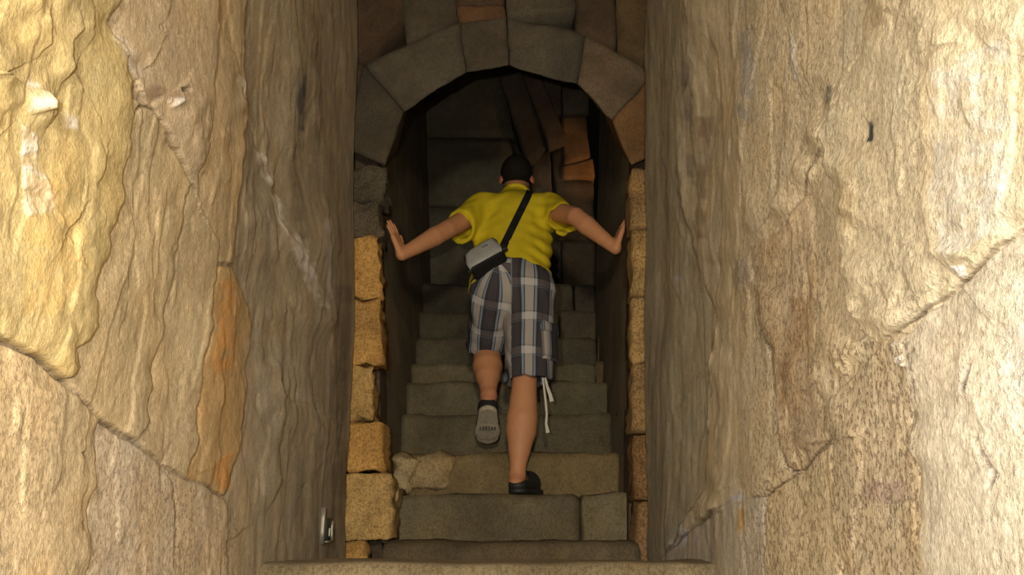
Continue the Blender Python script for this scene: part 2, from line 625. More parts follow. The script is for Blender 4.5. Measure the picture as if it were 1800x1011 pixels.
left_scarps = [
    ([(45, 0), (25, 30), (33, 80), (20, 105), (0, 112)], 0.012, 26, False),
    ([(90, 10), (98, 45), (70, 75), (75, 120), (58, 170)], 0.012, 22, False),
    ([(122, 0), (120, 60), (103, 90)], 0.010, 20, False),
    ([(0, 150), (22, 160), (26, 190), (0, 206)], 0.016, 22, False),
    ([(137, 225), (147, 245), (140, 270), (128, 315), (112, 345)], 0.010, 26, False),
    ([(36, 245), (36, 290), (50, 350), (80, 410)], 0.008, 18, False),
    ([(95, 380), (90, 430), (98, 490), (85, 560)], 0.008, 22, True),
    ([(215, 130), (200, 150), (199, 170), (240, 185), (262, 165)], 0.014, 20, False),
    ([(240, 192), (270, 242), (300, 290), (316, 322)], 0.014, 36, True),
    ([(475, 150), (470, 210), (478, 300), (486, 420), (505, 520)], 0.008, 20, False),
    ([(410, 140), (430, 208), (452, 268), (482, 312), (490, 372), (530, 452), (562, 545)], 0.016, 22, False),
    ([(445, 560), (462, 600), (490, 640), (492, 690), (515, 710), (545, 722)], 0.012, 22, False),
    ([(500, 590), (496, 700), (487, 790), (488, 850), (470, 905), (450, 918)], 0.010, 18, False),
    ([(545, 640), (550, 720), (570, 790)], 0.012, 18, False),
    ([(520, 60), (528, 150), (530, 240)], 0.010, 14, False),
    ([(560, 100), (566, 260), (572, 420), (580, 600)], 0.010, 16, False),
    ([(590, 300), (588, 480), (592, 700)], 0.008, 10, False),
    ([(503, 850), (530, 862), (545, 840)], 0.008, 14, True),
    ([(335, 845), (352, 830), (380, 815)], 0.006, 12, True),
    ([(255, 380), (250, 450), (258, 520)], 0.006, 14, False),
    ([(385, 565), (388, 700), (375, 800)], 0.007, 14, False),
    ([(180, 355), (205, 365), (215, 440), (205, 520)], 0.006, 22, False),
]
left_patches = [
    ([(446, 262), (470, 268), (492, 314), (480, 336), (458, 312)], (0.60, 0.53, 0.43), 1.1, 0.003),
    ([(440, 570), (452, 580), (462, 602), (452, 604)], (0.56, 0.50, 0.42), 0.9, 0.0),
    ([(556, 380), (572, 380), (576, 520), (562, 530)], (0.46, 0.41, 0.33), 0.9, 0.0),
    ([(425, 600), (445, 590), (445, 720), (430, 860), (410, 880), (432, 720)], (0.42, 0.335, 0.235), 0.8, 0.0),
    ([(440, 560), (500, 600), (492, 700), (470, 900), (445, 900), (450, 700)], (0.37, 0.32, 0.225), 0.7, 0.0),
    ([(440, 20), (470, 20), (474, 160), (445, 180)], (0.38, 0.29, 0.16), 0.7, 0.0),
    ([(505, 230), (530, 250), (540, 420), (515, 430)], (0.24, 0.19, 0.12), 0.7, 0.0),
    ([(545, 20), (570, 20), (566, 260), (548, 250)], (0.26, 0.205, 0.13), 0.6, 0.0),
    ([(205, 130), (245, 150), (290, 165), (275, 185), (225, 172)], (0.34, 0.25, 0.16), 0.6, 0.0),
    ([(-5, 215), (30, 240), (32, 290), (55, 340), (50, 372), (0, 380)], (0.78, 0.72, 0.60), 0.9, 0.003),
    ([(0, 140), (22, 150), (25, 190), (0, 200)], (0.72, 0.66, 0.52), 0.7, 0.0),
    ([(70, 190), (95, 205), (92, 228), (66, 225)], (0.74, 0.68, 0.55), 0.7, 0.0),
    ([(262, 190), (268, 172), (286, 165), (290, 180), (270, 194)], (0.80, 0.76, 0.66), 0.9, 0.006),
    ([(278, 152), (297, 148), (299, 160), (285, 166)], (0.16, 0.12, 0.09), 0.9, -0.014),
    ([(195, 148), (213, 152), (212, 166), (196, 168)], (0.20, 0.15, 0.11), 0.8, -0.012),
    ([(255, 40), (264, 38), (263, 62), (258, 60)], (0.16, 0.13, 0.10), 0.8, -0.006),
    ([(515, 115), (538, 115), (540, 190), (535, 245), (518, 235), (512, 180)], (0.10, 0.095, 0.085), 0.75, 0.0),
    ([(406, 130), (430, 148), (452, 240), (430, 228)], (0.62, 0.55, 0.45), 1.1, 0.003),
    ([(470, 340), (496, 346), (536, 440), (568, 545), (542, 535), (496, 405)], (0.62, 0.55, 0.45), 1.1, 0.003),
    ([(538, 265), (552, 272), (550, 292), (541, 285)], (0.55, 0.50, 0.42), 0.8, 0.0),
    ([(378, 490), (405, 490), (418, 600), (395, 700), (362, 640)], (0.52, 0.28, 0.09), 0.8, 0.0),
    ([(360, 820), (405, 790), (410, 860), (385, 868)], (0.50, 0.27, 0.09), 0.8, 0.0),
    ([(135, 795), (152, 790), (153, 808), (142, 808)], (0.22, 0.17, 0.12), 0.8, -0.004),
    ([(138, 915), (158, 910), (156, 935), (142, 938)], (0.26, 0.20, 0.14), 0.7, -0.004),
    ([(160, 60), (185, 60), (235, 140), (260, 160), (215, 140), (170, 110)], (0.50, 0.43, 0.32), 0.6, 0.0),
    ([(500, 620), (540, 640), (548, 715), (515, 700)], (0.44, 0.37, 0.27), 0.6, 0.0),
    ([(575, 500), (612, 500), (608, 950), (578, 950)], (0.24, 0.185, 0.12), 0.7, 0.0),
    ([(0, 300), (90, 330), (120, 470), (60, 560), (0, 560)], (0.58, 0.40, 0.14), 0.5, 0.0),
]


def pit_left(px, py):
    return 0.10 + 0.30 * ((py > 600 + 0.72 * px) & (px < 420)) + 0.2 * ((px > 160) & (px < 345))


right_stones = [
    # far dim rock by the arch
    ([(1000, -500), (1200, -500), (1215, 0), (1218, 120), (1190, 230), (1196, 330), (1205, 420), (1222, 480), (1250, 560), (1240, 640), (1238, 760), (1235, 860), (1165, 980),
      (1140, 1020), (1000, 1020)],
     (0.42, 0.345, 0.21), 0.000),
    # pale lower foot
    ([(1165, 980), (1195, 945), (1250, 905), (1300, 870), (1352, 872), (1345, 1011), (1345, 1500), (1000, 1500), (1140, 1020)],
     (0.46, 0.38, 0.26), 0.002),
    ([(1352, 872), (1410, 830), (1472, 775), (1480, 860), (1486, 1011), (1486, 1500), (1345, 1500), (1345, 1011)],
     (0.54, 0.42, 0.24), 0.004),
    # stippled block
    ([(1472, 700), (1520, 650), (1570, 605), (1600, 585), (1618, 590), (1620, 700), (1632, 820), (1640, 900), (1646, 1011), (1646, 1500), (1486, 1500), (1486, 1011), (1480, 860),
      (1472, 775)],
     (0.49, 0.38, 0.225), 0.005),
    # lower right corner block
    ([(1618, 590), (1690, 520), (1800, 415), (2500, -240), (2500, 1500), (1646, 1500), (1646, 1011), (1640, 900), (1632, 820), (1620, 700)],
     (0.52, 0.44, 0.30), 0.012),
    # dark stippled tongue
    ([(1320, 430), (1345, 420), (1372, 405), (1420, 340), (1430, 400), (1440, 560), (1445, 690), (1470, 770), (1410, 828), (1392, 826), (1375, 760), (1360, 640), (1340, 560)],
     (0.47, 0.35, 0.20), 0.004),
    # right upper field
    ([(1420, 340), (1460, 230), (1500, 120), (1540, 40), (1510, -20), (1500, -500), (2500, -500), (2500, -240), (1800, 410), (1690, 515), (1600, 583), (1570, 602),
      (1530, 580), (1505, 480), (1490, 400), (1478, 320), (1452, 260)],
     (0.54, 0.44, 0.265), 0.014),
]
right_scarps = [
    ([(1420, 240), (1400, 300), (1372, 352), (1345, 395), (1325, 420)], 0.016, 22, True),
    ([(1545, 40), (1490, 110), (1450, 200), (1420, 260)], 0.008, 30, True),
    ([(1210, 60), (1205, 210), (1190, 300), (1200, 420)], 0.010, 18, True),
    ([(1290, 100), (1300, 250), (1310, 420), (1325, 500)], 0.007, 22, True),
    ([(1380, 40), (1400, 140), (1405, 210)], 0.006, 20, True),
    ([(1430, 180), (1448, 230), (1440, 280)], 0.006, 16, True),
    ([(1325, 430), (1340, 520), (1365, 600), (1370, 700), (1385, 790), (1400, 825)], 0.008, 18, True),
    ([(1480, 330), (1500, 440), (1520, 540), (1545, 590)], 0.016, 26, True),
    ([(1470, 690), (1520, 645), (1575, 598)], 0.010, 22, True),
    ([(1640, 120), (1650, 260), (1655, 380), (1680, 450), (1700, 475)], 0.007, 30, True),
    ([(1700, 480), (1750, 440), (1800, 400)], 0.008, 22, True),
    ([(1245, 880), (1300, 850), (1325, 855)], 0.007, 16, True),
    ([(1185, 960), (1210, 930), (1250, 905), (1300, 885)], 0.014, 16, True),
    ([(1725, 70), (1745, 65), (1765, 85), (1792, 92)], 0.010, 24, True),
    ([(1715, 560), (1725, 660), (1715, 720)], 0.006, 26, True),
    ([(1250, 560), (1238, 700), (1232, 860)], 0.008, 20, True),
    ([(1275, 470), (1310, 445), (1325, 520), (1300, 560), (1265, 600)], 0.010, 18, True),
    ([(1440, 600), (1445, 690), (1470, 765)], 0.008, 22, True),
    ([(1415, 800), (1440, 780), (1470, 775)], 0.012, 18, True),
    ([(1160, 100), (1165, 400), (1160, 800)], 0.006, 14, True),
]
right_patches = [
    ([(1538, 212), (1552, 210), (1553, 250), (1540, 252)], (0.05, 0.05, 0.045), 1.6, 0.0),
    ([(1446, 150), (1468, 148), (1466, 180), (1450, 188)], (0.20, 0.17, 0.12), 0.8, 0.003),
    ([(1380, 40), (1400, 80), (1405, 150), (1388, 140)], (0.56, 0.50, 0.40), 0.8, 0.003),
    ([(1300, 60), (1330, 40), (1335, 220), (1300, 210)], (0.40, 0.35, 0.27), 0.7, 0.0),
    ([(1170, 955), (1200, 915), (1212, 900), (1215, 930), (1190, 975)], (0.62, 0.58, 0.52), 0.9, 0.003),
    ([(1285, 860), (1320, 855), (1318, 880), (1285, 885)], (0.50, 0.47, 0.42), 0.8, 0.0),
    ([(1295, 455), (1325, 445), (1330, 500), (1290, 520)], (0.46, 0.38, 0.27), 0.8, 0.004),
    ([(1705, 465), (1725, 462), (1722, 485), (1708, 490)], (0.80, 0.76, 0.68), 0.9, 0.003),
    ([(1500, 500), (1545, 560), (1560, 590), (1490, 660), (1480, 640), (1530, 590)], (0.58, 0.47, 0.28), 0.7, 0.006),
    ([(1585, 600), (1615, 595), (1618, 650), (1588, 640)], (0.60, 0.53, 0.40), 0.8, 0.006),
    ([(1520, 850), (1600, 840), (1625, 870), (1580, 890), (1520, 880)], (0.44, 0.31, 0.21), 0.7, 0.0),
    ([(1180, 480), (1195, 480), (1192, 520), (1178, 515)], (0.50, 0.46, 0.38), 0.8, 0.0),
    ([(1220, 200), (1245, 200), (1240, 420), (1215, 420)], (0.30, 0.20, 0.11), 0.6, 0.0),
    ([(1200, 100), (1225, 100), (1222, 330), (1200, 320)], (0.26, 0.215, 0.155), 0.6, 0.0),
    ([(1390, 520), (1420, 520), (1410, 740), (1375, 720)], (0.34, 0.22, 0.115), 0.7, 0.0),
    ([(1660, 120), (1800, 60), (1800, 400), (1700, 460), (1670, 380)], (0.56, 0.50, 0.38), 0.6, 0.0),
    ([(1300, 890), (1320, 890), (1318, 940), (1298, 935)], (0.42, 0.27, 0.10), 0.7, 0.0),
    ([(1736, 640), (1748, 640), (1736, 692), (1722, 692)], (0.16, 0.12, 0.09), 1.2, -0.006),
    ([(1738, 768), (1750, 766), (1786, 830), (1776, 866), (1762, 864), (1772, 834)], (0.14, 0.10, 0.08), 1.3, -0.006),
]


def pit_right(px, py):
    a = 0.5 + 0.0 * px
    a = a + 0.65 * ((px > 1470) & (px < 1640) & (py > 600))
    a = a + 0.35 * ((px > 1330) & (px < 1460) & (py > 430))
    a = a - 0.3 * (px < 1300) - 0.2 * (px > 1650)
    return a


rock_wall('left', -1, xl, left_stones, left_scarps, left_patches, GREYT, 540, 740, 3, pit_left,
          'left rock wall of the passage, ochre and grey with flaking sheets')
rock_wall('right', 1, xr, right_stones, right_scarps, right_patches, (0.53, 0.42, 0.25), 580, 740, 8, pit_right,
          'right rock wall of the passage, cream and pitted with chisel marks')

# ------------------------------------------------------------------ arch wall with jambs
YA = 3.27                                     # plane of the arch's face
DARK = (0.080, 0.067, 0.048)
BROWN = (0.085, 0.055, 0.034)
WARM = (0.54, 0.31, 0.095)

c8 = box8(-1.25, -0.74, YA + 0.08, YA + 0.6, 0.0, EYE + 3.0)
archw = slab_mesh('wall_arch', c8, DARK, 5)
archw['label'] = 'stone arch and its jambs at the foot of the upper stair'

# voussoirs: intrados joints and extrados joints in pixels on the plane of the face
intr = [(676, 292), (708, 197), (820, 126), (893, 115), (1015, 150), (1076, 214), (1110, 292)]
extr = [(600, 262), (640, 112), (808, 40), (893, 32), (1030, 62), (1150, 128), (1165, 262)]
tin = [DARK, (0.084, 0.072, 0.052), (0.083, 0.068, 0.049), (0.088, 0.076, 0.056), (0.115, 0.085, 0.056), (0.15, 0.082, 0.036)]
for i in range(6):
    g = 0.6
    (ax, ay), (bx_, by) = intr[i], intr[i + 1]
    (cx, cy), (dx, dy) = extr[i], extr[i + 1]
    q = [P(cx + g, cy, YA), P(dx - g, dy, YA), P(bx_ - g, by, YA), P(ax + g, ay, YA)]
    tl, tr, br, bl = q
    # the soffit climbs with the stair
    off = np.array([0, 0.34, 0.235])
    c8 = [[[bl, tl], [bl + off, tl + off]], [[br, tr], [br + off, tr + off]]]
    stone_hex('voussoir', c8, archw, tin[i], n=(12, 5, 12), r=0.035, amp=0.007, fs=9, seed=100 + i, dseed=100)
# masonry above the ring
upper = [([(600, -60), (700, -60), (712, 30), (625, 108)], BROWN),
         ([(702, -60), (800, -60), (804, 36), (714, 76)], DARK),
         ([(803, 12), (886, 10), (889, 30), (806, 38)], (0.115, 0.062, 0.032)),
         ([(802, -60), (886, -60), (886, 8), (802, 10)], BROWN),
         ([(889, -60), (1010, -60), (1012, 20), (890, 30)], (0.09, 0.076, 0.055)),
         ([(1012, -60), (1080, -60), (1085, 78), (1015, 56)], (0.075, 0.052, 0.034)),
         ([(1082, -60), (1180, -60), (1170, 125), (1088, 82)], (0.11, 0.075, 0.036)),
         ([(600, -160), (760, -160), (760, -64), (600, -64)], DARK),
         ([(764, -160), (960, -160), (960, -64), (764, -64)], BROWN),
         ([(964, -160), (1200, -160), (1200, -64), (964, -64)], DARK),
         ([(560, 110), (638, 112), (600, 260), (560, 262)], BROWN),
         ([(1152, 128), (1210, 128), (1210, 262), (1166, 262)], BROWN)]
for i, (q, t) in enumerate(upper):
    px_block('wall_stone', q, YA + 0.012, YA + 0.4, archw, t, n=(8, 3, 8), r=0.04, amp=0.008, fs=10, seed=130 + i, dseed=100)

# left jamb: pitted quoins, ochre with painted lamp glow, every course a different length
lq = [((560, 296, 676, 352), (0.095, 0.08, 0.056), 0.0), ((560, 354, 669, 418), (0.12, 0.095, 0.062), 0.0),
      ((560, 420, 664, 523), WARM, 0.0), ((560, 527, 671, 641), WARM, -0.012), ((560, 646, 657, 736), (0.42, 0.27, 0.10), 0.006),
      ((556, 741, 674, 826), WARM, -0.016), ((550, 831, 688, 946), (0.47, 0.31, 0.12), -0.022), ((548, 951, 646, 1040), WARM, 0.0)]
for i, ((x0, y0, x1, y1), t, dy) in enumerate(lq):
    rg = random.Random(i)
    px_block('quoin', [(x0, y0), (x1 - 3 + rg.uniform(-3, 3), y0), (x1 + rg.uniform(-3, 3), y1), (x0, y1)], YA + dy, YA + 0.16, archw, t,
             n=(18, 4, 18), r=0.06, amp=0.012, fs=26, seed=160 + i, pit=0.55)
# right jamb, its tints carry the same painted glow
rq = [((1109, 296, 1200, 400), (0.30, 0.19, 0.085)), ((1112, 403, 1200, 520), (0.36, 0.23, 0.09)), ((1110, 523, 1200, 640), (0.36, 0.23, 0.095)),
      ((1112, 643, 1200, 760), (0.33, 0.21, 0.09)), ((1113, 763, 1200, 880), (0.30, 0.17, 0.07)), ((1120, 883, 1200, 1040), (0.28, 0.17, 0.075))]
for i, ((x0, y0, x1, y1), t) in enumerate(rq):
    px_block('quoin', [(x0, y0), (x1, y0), (x1, y1), (x0 + (-1) ** i * 2, y1)], YA, YA + 0.16, archw, t,
             n=(8, 4, 12), r=0.10, amp=0.010, fs=20, seed=180 + i, pit=0.7)

# ------------------------------------------------------------------ side walls of the stair
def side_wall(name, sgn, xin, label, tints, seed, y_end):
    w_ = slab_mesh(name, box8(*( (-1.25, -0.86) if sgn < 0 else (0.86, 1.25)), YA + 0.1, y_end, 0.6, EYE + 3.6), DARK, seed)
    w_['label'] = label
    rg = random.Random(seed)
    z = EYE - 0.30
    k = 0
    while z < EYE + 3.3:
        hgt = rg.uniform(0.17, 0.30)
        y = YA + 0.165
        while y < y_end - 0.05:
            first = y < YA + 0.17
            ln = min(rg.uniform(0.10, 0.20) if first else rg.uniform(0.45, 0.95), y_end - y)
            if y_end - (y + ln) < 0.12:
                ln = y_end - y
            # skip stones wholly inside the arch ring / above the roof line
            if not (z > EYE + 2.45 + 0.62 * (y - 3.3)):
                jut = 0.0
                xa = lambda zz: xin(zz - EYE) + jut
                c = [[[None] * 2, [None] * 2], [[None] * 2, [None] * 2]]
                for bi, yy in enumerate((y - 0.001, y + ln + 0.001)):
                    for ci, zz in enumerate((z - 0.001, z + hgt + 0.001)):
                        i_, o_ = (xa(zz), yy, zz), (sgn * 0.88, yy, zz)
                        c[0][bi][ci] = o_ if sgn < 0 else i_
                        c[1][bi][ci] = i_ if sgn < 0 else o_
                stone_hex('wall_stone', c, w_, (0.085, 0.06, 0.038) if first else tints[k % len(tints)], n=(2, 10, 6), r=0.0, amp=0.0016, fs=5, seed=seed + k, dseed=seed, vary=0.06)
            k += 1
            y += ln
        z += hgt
    return w_


inL = lambda Z: -0.505 - 0.052 * Z
inR = lambda Z: 0.452 + 0.050 * Z
side_wall('wall_stair_left', -1, inL, 'dark stone wall along the left of the stair behind the arch', [(0.24, 0.20, 0.13), (0.22, 0.185, 0.125), (0.25, 0.195, 0.125)], 300, 6.05)
side_wall('wall_stair_right', 1, inR, 'dark stone wall along the right of the stair behind the arch', [(0.24, 0.205, 0.14), (0.22, 0.18, 0.12), (0.25, 0.195, 0.13)], 420, 5.15)

# ------------------------------------------------------------------ stair
floor = slab_mesh('floor', box8(-0.62, 0.5, -2.4, 0.28, -0.12, 0.0), (0.35, 0.28, 0.17), 6)
floor['label'] = 'worn stone stair climbing through the passage'
STEP = (0.155, 0.128, 0.075)


def step(ypx, Y, depth, tint, seed, splits=(), drop=0.34, x0=None, x1=None, amp=0.006, chips=0.0):
    p = P(900, ypx, Y)
    z = p[2]
    Z = z - EYE
    xa = inL(Z) - 0.01 if x0 is None else x0
    xb = inR(Z) + 0.01 if x1 is None else x1
    cuts = [xa] + [P(s, ypx, Y)[0] for s in splits] + [xb]
    for i in range(len(cuts) - 1):
        stone_hex('step_stone', box8(cuts[i] + 0.0005, cuts[i + 1] - 0.0005, Y, Y + depth, z - drop, z), floor,
                  tint if not isinstance(tint, list) else tint[i], n=(30, 6, 10), r=0.18, amp=amp * 1.5, fs=7, seed=seed + i, pit=0.35)
    return z


# steps below the frame, down to the photographer's feet
zt = P(900, 990, 2.12)[2]
for i in range(6):
    zz = zt * (i + 1) / 7.0
    y0 = 0.28 + i * 0.305
    stone_hex('step_stone', box8(-0.63, 0.52, y0, y0 + 0.5, max(zz - 0.3, 0), zz), floor, (0.38, 0.30, 0.18), n=(20, 5, 6), r=0.12, amp=0.006, seed=500 + i)
# the pale ledge across the bottom of the picture, and the landing behind it
stone_hex('ledge_stone', box8(-0.66, 0.55, 2.12, 2.42, zt - 0.3, zt), floor, (0.20, 0.16, 0.098), n=(40, 6, 8), r=0.12, amp=0.005, fs=6, seed=520, pit=0.4)
stone_hex('landing_slab', box8(-0.66, 0.55, 2.40, 3.45, zt - 0.36, zt - 0.10), floor, (0.22, 0.18, 0.12), n=(20, 20, 4), r=0.05, amp=0.006, seed=521)

RZ = {}
RZ[0] = step(952, 3.22, 0.5, (0.135, 0.105, 0.062), 540, x0=-0.475, x1=0.475)
RZ[1] = step(867, 3.50, 0.5, (0.165, 0.138, 0.083), 544, splits=(1020,), chips=1)
RZ[2] = step(795, 3.80, 0.5, (0.235, 0.175, 0.085), 548, splits=(), amp=0.008)
RZ[3] = step(725, 4.08, 0.5, (0.150, 0.125, 0.075), 552)
RZ[4] = step(668, 4.34, 0.5, (0.165, 0.140, 0.085), 556, x1=P(1078, 668, 4.34)[0])
RZ[5] = step(637, 4.58, 0.5, [(0.190, 0.160, 0.095), (0.15, 0.105, 0.06)], 560, splits=(1047,))
RZ[6] = step(590, 4.84, 0.5, [(0.12, 0.10, 0.065), (0.13, 0.095, 0.06)], 564, splits=(1050,))
RZ[7] = step(545, 5.10, 0.5, [(0.11, 0.095, 0.06), (0.13, 0.10, 0.065)], 568, splits=(985,))
RZ[8] = step(498, 5.36, 1.2, [(0.10, 0.088, 0.058), (0.12, 0.10, 0.065), (0.11, 0.09, 0.06)], 572, splits=(860, 1010))
# broken pale rock at the left end of the third riser, and small wedge stones
rub = [((676, 800, 742, 868), 3.74, (0.40, 0.31, 0.17)), ((720, 795, 800, 862), 3.765, (0.36, 0.27, 0.14)), ((664, 858, 704, 948), 3.40, (0.36, 0.26, 0.13))]
for i, ((x0, y0, x1, y1), Y, t) in enumerate(rub):
    px_block('broken_stone', [(x0 + 14, y0), (x1, y0 + 2), (x1 - 16, y1), (x0, y1)], Y, Y + 0.16, floor, t, n=(12, 4, 12), r=0.35, amp=0.020, fs=16, seed=590 + i, pit=0.5)
px_block('broken_stone', [(1082, 672), (1108, 690), (1112, 728), (1080, 728)], 4.25, 4.42, floor, (0.13, 0.10, 0.065), n=(6, 4, 6), r=0.3, amp=0.012, seed=597)
px_block('broken_stone', [(1094, 722), (1116, 700), (1118, 800), (1104, 796)], 3.72, 3.9, floor, (0.30, 0.2, 0.09), n=(6, 4, 6), r=0.3, amp=0.012, seed=598)

# ------------------------------------------------------------------ end wall with leaning slabs, roof
YB = 6.0
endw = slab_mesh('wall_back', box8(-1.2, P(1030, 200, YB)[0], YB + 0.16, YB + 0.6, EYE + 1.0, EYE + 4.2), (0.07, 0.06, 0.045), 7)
endw['label'] = 'dark end wall of leaning slabs behind the arch'
D2 = (0.14, 0.125, 0.085)
slabs = [([(700, 90), (868, 90), (905, 240), (700, 240)], 0.03, D2), ([(700, 243), (900, 243), (905, 360), (700, 360)], 0.02, D2),
         ([(700, 363), (910, 363), (910, 520), (700, 520)], 0.03, D2),
         ([(866, 90), (905, 90), (962, 258), (930, 300)], -0.03, (0.14, 0.105, 0.072)),
         ([(908, 90), (935, 90), (1000, 250), (965, 262)], -0.06, (0.17, 0.115, 0.075)),
         ([(938, 90), (985, 90), (988, 200), (975, 205)], -0.02, (0.13, 0.10, 0.07)),
         ([(905, 245), (932, 300), (938, 420), (906, 420)], 0.01, (0.10, 0.085, 0.06)),
         ([(933, 268), (966, 265), (982, 420), (940, 420)], -0.01, (0.12, 0.09, 0.06)),
         ([(968, 262), (990, 250), (992, 420), (984, 420)], 0.0, (0.10, 0.075, 0.05)),
         ([(988, 90), (1034, 90), (1036, 200), (990, 200)], 0.0, (0.16, 0.125, 0.085)),
         ([(990, 203), (1030, 203), (1040, 276), (990, 288)], -0.03, (0.34, 0.19, 0.085)),
         ([(988, 291), (1041, 279), (1043, 312), (988, 314)], -0.025, (0.36, 0.19, 0.08)),
         ([(980, 317), (1044, 316), (1046, 420), (980, 420)], 0.0, (0.15, 0.10, 0.06)),
         ([(912, 423), (985, 423), (985, 520), (912, 520)], 0.02, D2), ([(988, 423), (1050, 423), (1050, 520), (988, 520)], 0.0, (0.11, 0.085, 0.055))]
for i, (q, dy, t) in enumerate(slabs):
    px_block('slab', q, YB + dy, YB + 0.2, endw, t, n=(8, 3, 10), r=0.12, amp=0.010, fs=7, seed=620 + i)
ceil = tag(slab_mesh('ceiling', box8(-1.3, 1.3, -2.4, 3.66, EYE + 2.95, EYE + 3.2), (0.3, 0.24, 0.15), 9, n=(6, 12, 2)), kind='structure')
ceil['label'] = 'stone roof over the passage'
for i in range(5):
    y0, y1 = 3.64 + i * 0.52, 3.64 + (i + 1) * 0.52
    z0 = EYE + 2.35 + (y0 - 3.64) * 0.62
    z1 = EYE + 2.35 + (y1 - 3.64) * 0.62
    c8 = [[[(x, y, z) for z in (zb, zb + 0.3)] for y, zb in ((y0, z0), (y1 - 0.01, z1))] for x in (-0.95, 0.95)]
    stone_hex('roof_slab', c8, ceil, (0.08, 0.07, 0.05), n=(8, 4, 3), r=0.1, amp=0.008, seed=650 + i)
# far side of the turning passage, closing the dark gap
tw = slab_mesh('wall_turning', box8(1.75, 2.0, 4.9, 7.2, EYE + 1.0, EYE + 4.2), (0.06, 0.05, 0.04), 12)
tw['label'] = 'dark far wall of the passage turning right'

#BODY#
# ------------------------------------------------------------------ the person (surfaces grown from distance fields)
def unit(v):
    v = np.asarray(v, float)
    return v / np.linalg.norm(v)


